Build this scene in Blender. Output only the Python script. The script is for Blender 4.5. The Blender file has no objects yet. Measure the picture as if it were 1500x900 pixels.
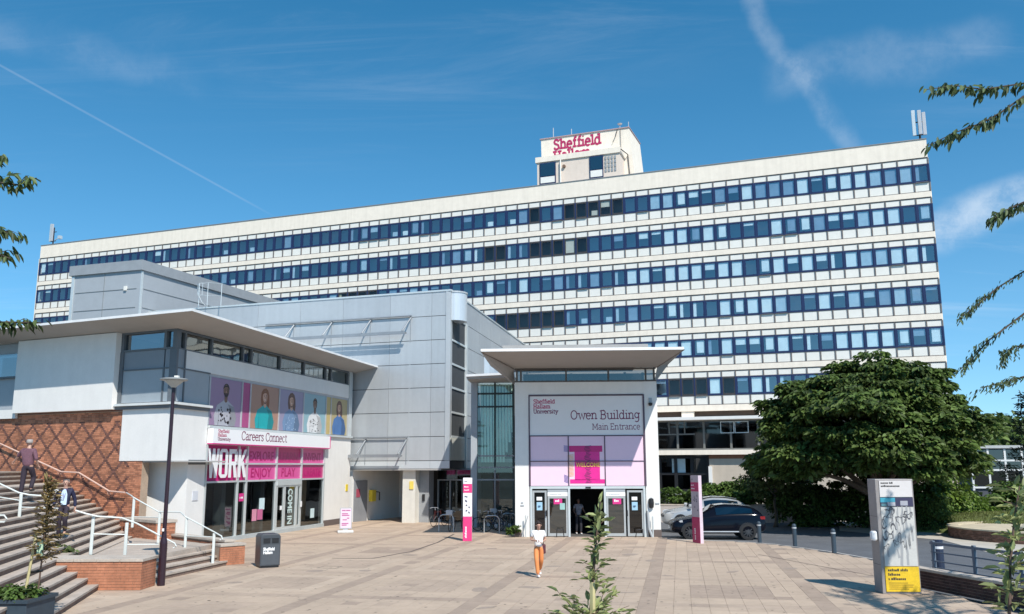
import bpy, bmesh, math, random
from math import radians, sin, cos, pi, tan, atan2, hypot
from mathutils import Vector, Matrix, noise
import numpy as np
random.seed(7)
rng = np.random.default_rng(7)
SC = bpy.context.scene
COL = SC.collection

# ------------------------------------------------------------------ camera
PT, RO = radians(10.15), radians(-0.2)
fw = Vector((0, cos(PT), sin(PT))); u0 = Vector((0, -sin(PT), cos(PT))); r0 = Vector((1, 0, 0))
rt = cos(RO)*r0 + sin(RO)*u0; up = -sin(RO)*r0 + cos(RO)*u0
cd = bpy.data.cameras.new('camera'); cam = bpy.data.objects.new('camera', cd); COL.objects.link(cam)
m = Matrix.Identity(4)
for i in range(3):
    m[i][0] = rt[i]; m[i][1] = up[i]; m[i][2] = -fw[i]
m[2][3] = 3.3
cam.matrix_world = m
cd.sensor_width = 36; cd.lens = 1300/1500*36; cd.clip_end = 3000; cd.clip_start = 0.1
SC.camera = cam

# ------------------------------------------------------------------ light
SUN_EL, SUN_AZ = radians(47), radians(156)     # azimuth clockwise from +Y
SC.view_settings.view_transform = 'Standard'; SC.view_settings.look = 'None'
SC.view_settings.exposure = 0.12; SC.view_settings.gamma = 1
W = bpy.data.worlds.new("World"); SC.world = W; W.use_nodes = True
nt = W.node_tree; nt.nodes.clear()
def N(t, **k):
    n = nt.nodes.new(t)
    for a, b in k.items(): setattr(n, a, b)
    return n
def LK(a, b): nt.links.new(a, b)
out = N('ShaderNodeOutputWorld'); bg = N('ShaderNodeBackground'); bg.inputs[1].default_value = 0.145
sky = N('ShaderNodeTexSky', sky_type='NISHITA', sun_disc=False, sun_elevation=SUN_EL, sun_rotation=SUN_AZ,
        air_density=1.0, dust_density=0.0, ozone_density=6.0, altitude=100)
SKV = sky
hs = N('ShaderNodeHueSaturation'); hs.inputs['Hue'].default_value = 0.482; hs.inputs['Saturation'].default_value = 1.24; hs.inputs['Value'].default_value = 1.06
LK(sky.outputs[0], hs.inputs['Color'])
ttc = N('ShaderNodeTexCoord'); tsep = N('ShaderNodeSeparateXYZ'); LK(ttc.outputs['Generated'], tsep.inputs[0])
tz = N('ShaderNodeMath', operation='MAXIMUM'); LK(tsep.outputs[2], tz.inputs[0]); tz.inputs[1].default_value = 0
tz2 = N('ShaderNodeMath', operation='MULTIPLY_ADD'); LK(tz.outputs[0], tz2.inputs[0]); tz2.inputs[1].default_value = 1.1; tz2.inputs[2].default_value = .065
tcm = N('ShaderNodeCombineXYZ'); LK(tsep.outputs[0], tcm.inputs[0]); LK(tsep.outputs[1], tcm.inputs[1]); LK(tz2.outputs[0], tcm.inputs[2])
LK(tcm.outputs[0], sky.inputs[0])
tc = N('ShaderNodeTexCoord')
# thin cirrus streaks: a gnomonic cloud layer, stretched one way
sep = N('ShaderNodeSeparateXYZ'); LK(tc.outputs['Generated'], sep.inputs[0])
mz = N('ShaderNodeMath', operation='MAXIMUM'); LK(sep.outputs[2], mz.inputs[0]); mz.inputs[1].default_value = 0.03
az = N('ShaderNodeMath', operation='ADD'); LK(mz.outputs[0], az.inputs[0]); az.inputs[1].default_value = 0.12
dx = N('ShaderNodeMath', operation='DIVIDE'); LK(sep.outputs[0], dx.inputs[0]); LK(az.outputs[0], dx.inputs[1])
dy = N('ShaderNodeMath', operation='DIVIDE'); LK(sep.outputs[1], dy.inputs[0]); LK(az.outputs[0], dy.inputs[1])
cmb = N('ShaderNodeCombineXYZ'); LK(dx.outputs[0], cmb.inputs[0]); LK(dy.outputs[0], cmb.inputs[1])
def layer(rot, sc, seed, lo, hi, det=11, rough=.70, dist=.9):
    mp = N('ShaderNodeMapping'); mp.inputs['Rotation'].default_value = (0, 0, rot); mp.inputs['Scale'].default_value = sc
    mp.inputs['Location'].default_value = seed
    LK(cmb.outputs[0], mp.inputs[0])
    no = N('ShaderNodeTexNoise'); no.inputs['Scale'].default_value = 1; no.inputs['Detail'].default_value = det
    no.inputs['Roughness'].default_value = rough; no.inputs['Distortion'].default_value = dist
    LK(mp.outputs[0], no.inputs['Vector'])
    r = N('ShaderNodeMapRange', interpolation_type='SMOOTHSTEP'); r.inputs[1].default_value = lo; r.inputs[2].default_value = hi
    LK(no.outputs[0], r.inputs[0]); return r.outputs[0]
c1 = layer(radians(-24), (0.55, 2.2, 1), (3.1, 0.4, 0), .47, .78)
c2 = layer(radians(48), (0.4, 3.0, 1), (7.4, 2.2, 0), .51, .80)
ms = layer(0, (0.5, 0.5, 1), (4.3, 1.2, 0), .36, .70, 2, .5, 0)
mu = N('ShaderNodeMath', operation='MAXIMUM'); LK(c1, mu.inputs[0]); LK(c2, mu.inputs[1])
mm = N('ShaderNodeMath', operation='MULTIPLY'); LK(mu.outputs[0], mm.inputs[0]); LK(ms, mm.inputs[1])
# condensation trails: thin bands along great circles
def trail(a, b, wdt, amp, soft, jit=0.0):
    a = Vector(a).normalized(); b = Vector(b).normalized(); n = a.cross(b).normalized()
    d = N('ShaderNodeVectorMath', operation='DOT_PRODUCT'); LK(tc.outputs['Generated'], d.inputs[0]); d.inputs[1].default_value = n
    src = d.outputs['Value']
    if jit:
        no = N('ShaderNodeTexNoise'); no.inputs['Scale'].default_value = 9; no.inputs['Detail'].default_value = 5
        LK(tc.outputs['Generated'], no.inputs['Vector'])
        ma = N('ShaderNodeMath', operation='MULTIPLY_ADD'); LK(no.outputs[0], ma.inputs[0]); ma.inputs[1].default_value = jit; ma.inputs[2].default_value = -jit/2
        ad = N('ShaderNodeMath', operation='ADD'); LK(src, ad.inputs[0]); LK(ma.outputs[0], ad.inputs[1]); src = ad.outputs[0]
    ab = N('ShaderNodeMath', operation='ABSOLUTE'); LK(src, ab.inputs[0])
    r = N('ShaderNodeMapRange', interpolation_type='SMOOTHSTEP'); r.inputs[1].default_value = wdt; r.inputs[2].default_value = wdt*soft
    r.inputs[3].default_value = amp; r.inputs[4].default_value = 0; LK(ab.outputs[0], r.inputs[0])
    # ends of the trail
    mid = ((a+b)/2).normalized(); half = a.angle(b)/2
    e = N('ShaderNodeVectorMath', operation='DOT_PRODUCT'); LK(tc.outputs['Generated'], e.inputs[0]); e.inputs[1].default_value = mid
    r2 = N('ShaderNodeMapRange', interpolation_type='SMOOTHSTEP'); r2.inputs[1].default_value = cos(half*1.08); r2.inputs[2].default_value = cos(half*.8)
    LK(e.outputs['Value'], r2.inputs[0])
    mlt = N('ShaderNodeMath', operation='MULTIPLY'); LK(r.outputs[0], mlt.inputs[0]); LK(r2.outputs[0], mlt.inputs[1])
    if jit:
        n3 = N('ShaderNodeTexNoise'); n3.inputs['Scale'].default_value = 16; n3.inputs['Detail'].default_value = 9; n3.inputs['Roughness'].default_value = .68; LK(tc.outputs['Generated'], n3.inputs['Vector'])
        r3 = N('ShaderNodeMapRange', interpolation_type='SMOOTHSTEP'); r3.inputs[1].default_value = .32; r3.inputs[2].default_value = .66; r3.inputs[3].default_value = .25; r3.inputs[4].default_value = 1.5; LK(n3.outputs[0], r3.inputs[0])
        m3 = N('ShaderNodeMath', operation='MULTIPLY'); LK(mlt.outputs[0], m3.inputs[0]); LK(r3.outputs[0], m3.inputs[1]); mlt = m3
    return mlt.outputs[0]
def D(x, y): return (x-750)/1300*rt - (y-450)/1300*up + fw      # a compass direction in the sky
ts = [trail(D(-500, -180), D(392, 312), .0004, .09, 4.0),
      trail(D(1010, -90), D(1262, 232), .001, .10, 14, .07),
      trail(D(1120, 120), D(1480, 60), .006, .07, 5, .06),
      trail(D(1340, 350), D(1640, 240), .004, .30, 7, .04),
      trail(D(-220, -30), D(300, 130), .003, .05, 7.0, .06)]
acc = mm.outputs[0]
sc_ = N('ShaderNodeMath', operation='MULTIPLY'); LK(acc, sc_.inputs[0]); sc_.inputs[1].default_value = .34; acc = sc_.outputs[0]
hz1 = N('ShaderNodeMath', operation='SUBTRACT', use_clamp=True); hz1.inputs[0].default_value = 1.0; LK(sep.outputs[2], hz1.inputs[1])
hz2 = N('ShaderNodeMath', operation='POWER'); LK(hz1.outputs[0], hz2.inputs[0]); hz2.inputs[1].default_value = 4.5
hz3 = N('ShaderNodeMath', operation='MULTIPLY_ADD'); LK(hz2.outputs[0], hz3.inputs[0]); hz3.inputs[1].default_value = .20; hz3.inputs[2].default_value = .0
hz4 = N('ShaderNodeMath', operation='ADD', use_clamp=True); LK(acc, hz4.inputs[0]); LK(hz3.outputs[0], hz4.inputs[1]); acc = hz4.outputs[0]
for t in ts:
    ad = N('ShaderNodeMath', operation='ADD', use_clamp=True); LK(acc, ad.inputs[0]); LK(t, ad.inputs[1]); acc = ad.outputs[0]
mx = N('ShaderNodeMixRGB'); LK(acc, mx.inputs[0]); LK(hs.outputs[0], mx.inputs[1]); mx.inputs[2].default_value = (5.9, 6.4, 6.9, 1)
LK(mx.outputs[0], bg.inputs[0]); LK(bg.outputs[0], out.inputs[0])
SKY_BG, SKY_HS = bg, hs
sl = bpy.data.lights.new('sun', 'SUN'); sl.energy = 5.0; sl.angle = radians(.53); sl.color = (1, .955, .88)
so = bpy.data.objects.new('sun', sl); COL.objects.link(so)
sd = Vector((sin(SUN_AZ)*cos(SUN_EL), cos(SUN_AZ)*cos(SUN_EL), sin(SUN_EL)))
so.rotation_euler = sd.to_track_quat('Z', 'Y').to_euler(); so.location = (30, -60, 60)

# ------------------------------------------------------------------ materials
def rgb(h, k=1.0):
    h = h.lstrip('#'); v = [int(h[i:i+2], 16)/255 for i in (0, 2, 4)]
    return tuple(k*((c/12.92) if c <= .04045 else ((c+.055)/1.055)**2.4) for c in v)
MATS = {}
def mat(name, color, rough=.6, metal=0., var=.06, scale=2.0, bump=0., bscale=30., streak=0., island=0., trans=0., spec=.5, coat=0., emit=None):
    if name in MATS: return MATS[name]
    M = bpy.data.materials.new(name); M.use_nodes = True; t = M.node_tree; b = t.nodes['Principled BSDF']
    b.inputs['Roughness'].default_value = rough; b.inputs['Metallic'].default_value = metal
    b.inputs['Specular IOR Level'].default_value = spec; b.inputs['Coat Weight'].default_value = coat
    if isinstance(color, str): color = rgb(color)
    geo = t.nodes.new('ShaderNodeNewGeometry')
    def nz(s, det=4, vec=None):
        n = t.nodes.new('ShaderNodeTexNoise'); n.inputs['Scale'].default_value = s; n.inputs['Detail'].default_value = det
        t.links.new(vec or geo.outputs['Position'], n.inputs['Vector']); return n.outputs[0]
    def mulc(prev, fac, lo, hi):
        r = t.nodes.new('ShaderNodeMapRange'); r.inputs[1].default_value = .3; r.inputs[2].default_value = .7
        r.inputs[3].default_value = lo; r.inputs[4].default_value = hi; t.links.new(fac, r.inputs[0])
        v = t.nodes.new('ShaderNodeVectorMath'); v.operation = 'SCALE'
        if isinstance(prev, tuple): v.inputs[0].default_value = prev
        else: t.links.new(prev, v.inputs[0])
        t.links.new(r.outputs[0], v.inputs[3]); return v.outputs[0]
    c = tuple(color[:3])
    c = mulc(c, nz(scale), 1-var, 1+var)
    if var: c = mulc(c, nz(scale*7.3, 5), 1-var*.7, 1+var*.7)
    if streak:
        mp = t.nodes.new('ShaderNodeMapping'); mp.inputs['Scale'].default_value = (3.2, 3.2, .22); t.links.new(geo.outputs['Position'], mp.inputs[0])
        c = mulc(c, nz(1.0, 6, mp.outputs[0]), 1-streak, 1+streak*.3)
    if island:
        c = mulc(c, geo.outputs['Random Per Island'], 1-island, 1+island)
    t.links.new(c, b.inputs['Base Color'])
    if bump:
        bp = t.nodes.new('ShaderNodeBump'); bp.inputs['Strength'].default_value = bump; bp.inputs['Distance'].default_value = .02
        t.links.new(nz(bscale, 6), bp.inputs['Height']); t.links.new(bp.outputs[0], b.inputs['Normal'])
    if trans:
        tr = t.nodes.new('ShaderNodeBsdfTranslucent'); t.links.new(c, tr.inputs[0]); mxs = t.nodes.new('ShaderNodeMixShader'); mxs.inputs[0].default_value = trans
        o = t.nodes['Material Output']; t.links.new(b.outputs[0], mxs.inputs[1]); t.links.new(tr.outputs[0], mxs.inputs[2]); t.links.new(mxs.outputs[0], o.inputs[0])
    MATS[name] = M; return M
def glass(name, tint, refl, rough=.02, gl=(1, 1, 1), wave=.0):
    if name in MATS: return MATS[name]
    M = bpy.data.materials.new(name); M.use_nodes = True; t = M.node_tree; t.nodes.remove(t.nodes['Principled BSDF']); o = t.nodes['Material Output']
    tr = t.nodes.new('ShaderNodeBsdfTransparent'); tr.inputs[0].default_value = (*tint, 1)
    g = t.nodes.new('ShaderNodeBsdfGlossy'); g.inputs['Roughness'].default_value = rough; g.inputs[0].default_value = (*gl, 1)
    gq = t.nodes.new('ShaderNodeNewGeometry'); dp = t.nodes.new('ShaderNodeVectorMath'); dp.operation = 'DOT_PRODUCT'
    t.links.new(gq.outputs['Normal'], dp.inputs[0]); t.links.new(gq.outputs['Incoming'], dp.inputs[1])
    def mth(op, a_, b_=None, c_=None):
        n = t.nodes.new('ShaderNodeMath'); n.operation = op
        for i_, v_ in enumerate((a_, b_, c_)):
            if v_ is None: continue
            if isinstance(v_, (int, float)): n.inputs[i_].default_value = v_
            else: t.links.new(v_, n.inputs[i_])
        return n
    om = mth('SUBTRACT', 1.0, mth('ABSOLUTE', dp.outputs['Value']).outputs[0]); p5 = mth('POWER', om.outputs[0], 5.0)
    a = mth('MULTIPLY_ADD', p5.outputs[0], .9, .05+refl); a.use_clamp = True       # Schlick, the same from both sides
    if wave:
        geo = t.nodes.new('ShaderNodeNewGeometry'); n = t.nodes.new('ShaderNodeTexNoise'); n.inputs['Scale'].default_value = .9; n.inputs['Detail'].default_value = 1
        t.links.new(geo.outputs['Position'], n.inputs['Vector'])
        bp = t.nodes.new('ShaderNodeBump'); bp.inputs['Strength'].default_value = wave; bp.inputs['Distance'].default_value = .05
        t.links.new(n.outputs[0], bp.inputs['Height']); t.links.new(bp.outputs[0], g.inputs['Normal'])
    x = t.nodes.new('ShaderNodeMixShader'); t.links.new(a.outputs[0], x.inputs[0]); t.links.new(tr.outputs[0], x.inputs[1]); t.links.new(g.outputs[0], x.inputs[2])
    t.links.new(x.outputs[0], o.inputs[0]); MATS[name] = M; return M

# ------------------------------------------------------------------ mesh helpers
class MB:
    def __init__(s): s.v = []; s.f = []
    def box(s, x0, x1, y0, y1, z0, z1, T=None):
        p = [(x0, y0, z0), (x1, y0, z0), (x1, y1, z0), (x0, y1, z0), (x0, y0, z1), (x1, y0, z1), (x1, y1, z1), (x0, y1, z1)]
        if T: p = [T(q) for q in p]
        b = len(s.v); s.v += p
        s.f += [tuple(b+i for i in q) for q in ((0, 3, 2, 1), (4, 5, 6, 7), (0, 1, 5, 4), (1, 2, 6, 5), (2, 3, 7, 6), (3, 0, 4, 7))]; return s
    def poly(s, pts): b = len(s.v); s.v += [tuple(p) for p in pts]; s.f.append(tuple(range(b, b+len(pts)))); return s
    def prism(s, pts, z0, z1):
        n = len(pts); b = len(s.v); s.v += [(x, y, z0) for x, y in pts] + [(x, y, z1) for x, y in pts]
        s.f += [tuple(b+n-1-i for i in range(n)), tuple(b+n+i for i in range(n))]
        s.f += [(b+i, b+(i+1) % n, b+n+(i+1) % n, b+n+i) for i in range(n)]; return s
    def extr(s, pts, y0, y1):       # outline in x,z pushed along y (facing -y)
        n = len(pts); b = len(s.v); s.v += [(x, y0, z) for x, z in pts] + [(x, y1, z) for x, z in pts]
        s.f += [tuple(b+i for i in range(n)), tuple(b+2*n-1-i for i in range(n))]
        s.f += [(b+(i+1) % n, b+i, b+n+i, b+n+(i+1) % n) for i in range(n)]; return s
    def loft(s, rings, cap=True, closed=True):
        n = len(rings[0]); b = len(s.v)
        for r in rings: s.v += [tuple(p) for p in r]
        for k in range(len(rings)-1):
            for i in range(n if closed else n-1):
                j = (i+1) % n; s.f.append((b+k*n+i, b+k*n+j, b+(k+1)*n+j, b+(k+1)*n+i))
        if cap: s.f += [tuple(b+n-1-i for i in range(n)), tuple(b+(len(rings)-1)*n+i for i in range(n))]
        return s
    def tube(s, pts, r, n=8):
        pts = [Vector(p) for p in pts]; rs = r if isinstance(r, (list, tuple)) else [r]*len(pts); rings = []
        for i, p in enumerate(pts):
            d = (pts[min(i+1, len(pts)-1)] - pts[max(i-1, 0)]).normalized()
            a = Vector((0, 0, 1)) if abs(d.z) < .9 else Vector((1, 0, 0)); e = d.cross(a).normalized(); g = d.cross(e)
            rings.append([p + rs[i]*(cos(2*pi*k/n)*e + sin(2*pi*k/n)*g) for k in range(n)])
        return s.loft(rings)
    def lathe(s, prof, n=20, cx=0, cy=0, cap=True): return s.loft([[(cx+r*cos(2*pi*k/n), cy+r*sin(2*pi*k/n), z) for k in range(n)] for r, z in prof], cap=cap)
    def disc(s, cx, cz, r, y0, y1, n=20): return s.extr([(cx+r*cos(2*pi*k/n), cz+r*sin(2*pi*k/n)) for k in range(n)], y0, y1)
    def mesh(s, name, smooth=False):
        me = bpy.data.meshes.new(name); me.from_pydata(s.v, [], s.f)
        if smooth: me.polygons.foreach_set('use_smooth', [True]*len(me.polygons))
        me.update(); return me
    def build(s, name, M, parent=None, loc=(0, 0, 0), rz=0, smooth=False, bevel=0, sub=0):
        return obj(name, s.mesh(name, smooth), M, parent, loc, rz, bevel, sub)
def obj(name, me, M=None, parent=None, loc=(0, 0, 0), rz=0, bevel=0, sub=0):
    o = bpy.data.objects.new(name, me)
    if M is not None and not me.materials: me.materials.append(M)
    COL.objects.link(o); o.location = loc; o.rotation_euler = (0, 0, rz)
    if parent: o.parent = parent
    if bevel:
        b = o.modifiers.new('bevel', 'BEVEL'); b.width = bevel; b.segments = 2; b.limit_method = 'ANGLE'
    if sub:
        b = o.modifiers.new('sub', 'SUBSURF'); b.levels = sub; b.render_levels = sub
    return o
def thing(name, label, cat, loc=(0, 0, 0), rz=0, group=None):
    o = bpy.data.objects.new(name, None); COL.objects.link(o); o.location = loc; o.rotation_euler = (0, 0, rz); o.empty_display_size = .3
    return tag(o, label, cat, group)
def tag(o, label=None, cat=None, group=None, kind=None):
    if label: o['label'] = label
    if cat: o['category'] = cat
    if group: o['group'] = group
    if kind: o['kind'] = kind
    return o
def struct(o): o['kind'] = 'structure'; return o
def stuff(o): o['kind'] = 'stuff'; return o
def copy_tree(o, parent=None):
    kids = [c for c in COL.objects if c.parent == o]
    c = o.copy(); COL.objects.link(c); c.parent = parent
    for k in kids: copy_tree(k, c)
    return c
def npmesh(name, V, F, M, smooth=False):
    me = bpy.data.meshes.new(name); n = F.shape[1]
    me.vertices.add(len(V)); me.vertices.foreach_set('co', V.astype(np.float32).ravel())
    me.loops.add(F.size); me.loops.foreach_set('vertex_index', F.astype(np.int32).ravel())
    me.polygons.add(len(F)); me.polygons.foreach_set('loop_start', np.arange(0, F.size, n, dtype=np.int32)); me.polygons.foreach_set('loop_total', np.full(len(F), n, dtype=np.int32))
    if smooth: me.polygons.foreach_set('use_smooth', np.ones(len(F), bool))
    me.update(calc_edges=True); me.materials.append(M); return me
def txt(s, size, x, z, y, M, parent, name='lettering', bold=0., xs=1., align='LEFT', depth=.01, spacing=1., slant=0, label=None, loc=(0, 0, 0), rz=0, rot90=False, lines=1.):
    c = bpy.data.curves.new('t', 'FONT'); c.body = s; c.size = size; c.extrude = depth/2; c.offset = bold; c.align_x = align; c.space_character = spacing; c.resolution_u = 4; c.space_line = lines
    o = bpy.data.objects.new('t', c); me = bpy.data.meshes.new_from_object(o); bpy.data.objects.remove(o)
    for v in me.vertices:
        a, b, d = v.co
        if rot90: a, b = -b, a*xs
        else: a = a*xs
        v.co = (x+a, y-d, z+b)
    o = obj(name, me, M, parent, loc, rz)
    if label: o['label'] = label
    return o
# ------------------------------------------------------------------ a stroked slab-serif alphabet for the signs (flat lettering)
def _arc(cx, cy, rx, ry, a0, a1, n=14): return [(cx+rx*cos(radians(a0+(a1-a0)*i/n)), cy+ry*sin(radians(a0+(a1-a0)*i/n))) for i in range(n+1)]
def _arch(x0, x1, top): m_ = (x0+x1)/2; return [(x0, top-2.0)]+_arc(m_+.1, top-1.7, x1-m_-.1, 1.6, 150, 0, 8)+[(x1, 0)]
# glyph: (advance, strokes, serifs(x, y, left, right))
GL = {
 'S': (5.3, [[(4.2, 5.4), (3.7, 6.5), (2.4, 6.9), (1.1, 6.5), (.6, 5.4), (1.1, 4.3), (2.5, 3.7), (3.9, 3.0), (4.4, 1.8), (3.8, .6), (2.4, .1), (1.1, .5), (.6, 1.6)]], [(4.2, 6.4, 0, 0)]),
 'H': (6.4, [[(1, 0), (1, 7)], [(5, 0), (5, 7)], [(1, 3.6), (5, 3.6)]], [(1, 0, 1, 1), (1, 7, 1, 1), (5, 0, 1, 1), (5, 7, 1, 1)]),
 'U': (6.4, [[(1, 7), (1, 2.4)]+_arc(3, 2.3, 2, 2.2, 180, 360, 10)+[(5, 7)]], [(1, 7, 1, 1), (5, 7, 1, 1)]),
 'O': (6.6, [_arc(3.1, 3.5, 2.6, 3.4, 90, 452, 24)], []),
 'B': (5.9, [[(1, 0), (1, 7)], [(1, 6.9), (3, 6.9)]+_arc(3, 5.3, 1.5, 1.6, 90, -90, 8)+[(1, 3.7)], [(1, 3.7), (3.2, 3.7)]+_arc(3.2, 1.9, 1.7, 1.8, 90, -90, 8)+[(1, .1)]], [(1, 0, 1, 0), (1, 7, 1, 0)]),
 'M': (7.6, [[(1, 0), (1, 7)], [(1, 7), (3.7, 1.6), (6.4, 7)], [(6.4, 7), (6.4, 0)]], [(1, 0, 1, 1), (1, 7, 1, 0), (6.4, 0, 1, 1), (6.4, 7, 0, 1)]),
 'E': (5.5, [[(1, 0), (1, 7)], [(1, .1), (4.5, .1), (4.5, 1.5)], [(1, 6.9), (4.3, 6.9), (4.3, 5.5)], [(1, 3.6), (3.6, 3.6)]], [(1, 0, 1, 0), (1, 7, 1, 0)]),
 'C': (5.8, [_arc(3.2, 3.5, 2.6, 3.4, 42, 318, 20), [(5.1, 6.9), (5.1, 5.0)]], []),
 'a': (5.0, [[(.9, 4.2), (1.6, 4.9), (2.7, 4.9), (3.6, 4.3), (3.7, 3.2), (3.7, 0)], [(3.7, 2.9), (2.0, 2.8), (.8, 2.1), (.6, 1.2), (1.2, .25), (2.3, .2), (3.7, 1.2)]], [(3.7, 0, 0, 1)]),
 'c': (4.5, [_arc(2.5, 2.5, 1.9, 2.4, 45, 315, 14)], []),
 'd': (5.4, [_arc(2.3, 2.5, 1.8, 2.4, 0, 360, 16), [(4.1, 0), (4.1, 7.3)]], [(4.1, 7.3, 1, 0), (4.1, 0, 0, 1)]),
 'e': (4.8, [[(.5, 2.7), (4.2, 2.7)]+_arc(2.35, 2.5, 1.9, 2.4, 8, 318, 16)], []),
 'f': (3.6, [[(3.5, 6.9), (2.7, 7.2), (1.9, 6.8), (1.7, 5.8), (1.7, 0)], [(.4, 4.9), (3.2, 4.9)]], [(1.7, 0, 1, 1)]),
 'g': (5.1, [_arc(2.2, 2.9, 1.7, 2.0, 0, 360, 16), [(3.9, 5), (3.9, -.8), (3.2, -1.9), (1.9, -2.2), (.7, -1.7)]], [(3.9, 4.95, 0, 1)]),
 'h': (5.4, [[(1, 0), (1, 7.3)], _arch(1, 4.2, 5)], [(1, 7.3, 1, 0), (1, 0, 1, 1), (4.2, 0, 1, 1)]),
 'i': (2.7, [[(1.3, 0), (1.3, 4.95)], [(1.3, 6.5), (1.3, 7.2)]], [(1.3, 4.95, 1, 0), (1.3, 0, 1, 1)]),
 'l': (2.7, [[(1.3, 0), (1.3, 7.3)]], [(1.3, 7.3, 1, 0), (1.3, 0, 1, 1)]),
 'm': (8.2, [[(1, 0), (1, 5)], _arch(1, 4.0, 5), _arch(4.0, 7.0, 5)], [(1, 4.95, 1, 0), (1, 0, 1, 1), (4.0, 0, 1, 1), (7.0, 0, 1, 1)]),
 'n': (5.4, [[(1, 0), (1, 5)], _arch(1, 4.2, 5)], [(1, 4.95, 1, 0), (1, 0, 1, 1), (4.2, 0, 1, 1)]),
 'o': (4.9, [_arc(2.4, 2.5, 1.9, 2.4, 90, 452, 18)], []),
 'r': (4.0, [[(1.1, 0), (1.1, 5)], [(1.1, 3.1), (1.8, 4.4), (2.8, 4.9), (3.6, 4.8), (3.6, 4.0)]], [(1.1, 4.95, 1, 0), (1.1, 0, 1, 1)]),
 's': (4.1, [[(3.3, 3.8), (2.9, 4.7), (1.9, 4.9), (.9, 4.5), (.7, 3.6), (1.4, 2.8), (2.6, 2.3), (3.4, 1.5), (3.0, .4), (1.9, .1), (.9, .4), (.6, 1.2)]], []),
 't': (3.7, [[(1.6, 6.5), (1.6, 1.1), (2.0, .25), (2.8, .1), (3.5, .5)], [(.4, 4.9), (3.3, 4.9)]], []),
 'u': (5.4, [[(1, 5), (1, 1.8)]+_arc(2.6, 1.7, 1.6, 1.6, 180, 350, 8)+[(4.2, 2.2)], [(4.2, 0), (4.2, 5)]], [(1, 4.95, 1, 0), (4.2, 4.95, 1, 0), (4.2, 0, 0, 1)]),
 'v': (4.8, [[(.6, 5), (2.4, .1), (4.2, 5)]], [(.6, 4.95, 1, 1), (4.2, 4.95, 1, 1)]),
 'w': (7.0, [[(.6, 5), (2.1, .1), (3.5, 4.6), (4.9, .1), (6.4, 5)]], [(.6, 4.95, 1, 1), (6.4, 4.95, 1, 1)]),
 'y': (4.8, [[(.6, 5), (2.5, .3)], [(4.2, 5), (2.1, -1.4), (1.2, -2.1), (.4, -1.9)]], [(.6, 4.95, 1, 1), (4.2, 4.95, 1, 1)]),
 ' ': (2.6, [], [])}
def slab(s, h, x, z, y, M, parent, w=.8, xs=1., track=0., align='LEFT', depth=.008, sl_=.75, name='lettering'):
    u = h/7.0; mb = MB(); cx = 0; tot = sum(GL[c][0]+track for c in s)*u*xs; x0 = x-(tot if align == 'RIGHT' else 0); dz = 0
    for c in s:
        adv, st, se = GL[c]
        for pts in st:
            dz += 1; yy = y-.0004*(dz % 5); P_ = [Vector((p[0], p[1])) for p in pts]; rings = []
            for i, p in enumerate(P_):
                a = (P_[i]-P_[i-1]).normalized() if i else (P_[1]-P_[0]).normalized(); b = (P_[i+1]-P_[i]).normalized() if i < len(P_)-1 else a
                t_ = (a+b); t_ = t_.normalized() if t_.length > 1e-6 else a; nn = Vector((-t_.y, t_.x)); k = min(2.0, 1/max(.4, nn.dot(Vector((-a.y, a.x))))); q_ = nn*(w/2*k)
                L_, R__ = p+q_, p-q_
                rings.append([(x0+(cx+L_.x)*u*xs, yy, z+L_.y*u), (x0+(cx+R__.x)*u*xs, yy, z+R__.y*u), (x0+(cx+R__.x)*u*xs, yy+depth, z+R__.y*u), (x0+(cx+L_.x)*u*xs, yy+depth, z+L_.y*u)])
            mb.loft(rings)
        for sx_, sy_, l_, r_ in se:
            hw = w*sl_/2+.12; e = .75*(.6+w*.5); zz = sy_+(hw if sy_ < 1 else -hw)
            if l_ or r_: mb.box(x0+(cx+sx_-(w/2+e)*l_-w*.4*(1-l_))*u*xs, x0+(cx+sx_+(w/2+e)*r_+w*.4*(1-r_))*u*xs, y-.0028, y+depth, z+(zz-hw)*u, z+(zz+hw)*u)
        cx += adv+track
    return mb.build(name, M, parent)

def print_line(n, size, x, z, y, M, parent, rz=0, up=False, wk=.62):
    # a line of print too small to read: n letter-sized marks of uneven width and height
    b = MB(); cx = 0; rp_ = random.Random(int(n*97+x*31+z*57)); g_ = size*.12
    for i in range(n):
        w_ = size*wk*rp_.uniform(.6, 1.0); h_ = size*rp_.choice((.48, .5, .7, .52))
        if rp_.random() < .14 and 0 < i < n-1: cx += size*.3
        if up: b.box(x-h_, x, y-.003, y, z+cx, z+cx+w_-g_)
        else: b.box(x+cx, x+cx+w_-g_, y-.003, y, z, z+h_)
        cx += w_
    return b.build('small_print', M, parent, (0, 0, 0), rz)
WHITE = mat('white_render', (.755, .74, .71), .75, var=.025, streak=.03, bump=.08)
CREAM = mat('cream_concrete', (.86, .762, .64), .8, var=.035, streak=.07, bump=.1)
GREYM = mat('silver_cladding', (.47, .49, .50), .42, metal=.25, var=.03, scale=.6, streak=.06)
GREYD = mat('dark_grey_metal', (.13, .14, .155), .45, var=.04)
GREYP = mat('grey_panel', (.36, .385, .41), .5, var=.03)
SEAM = mat('seam_shadow_gap', (.05, .055, .06), .8)
ALU = mat('pale_aluminium', (.62, .66, .66), .4, metal=.35, var=.03)
NAVY = mat('navy_frame', (.016, .026, .085), .35, var=.1)
BROWNF = mat('brown_mullion', (.16, .14, .13), .6, var=.1)
BLACK = mat('black_plastic', (.015, .015, .017), .45)
DARKROOM = mat('dark_interior', (.035, .035, .038), .9)
ROOM = mat('interior_wall', (.22, .21, .2), .9)
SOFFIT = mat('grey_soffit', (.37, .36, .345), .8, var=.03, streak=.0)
BRICK = mat('red_brick', (.41, .17, .095), .9, var=.20, scale=1.2, bump=.3, bscale=60, island=.22)
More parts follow.
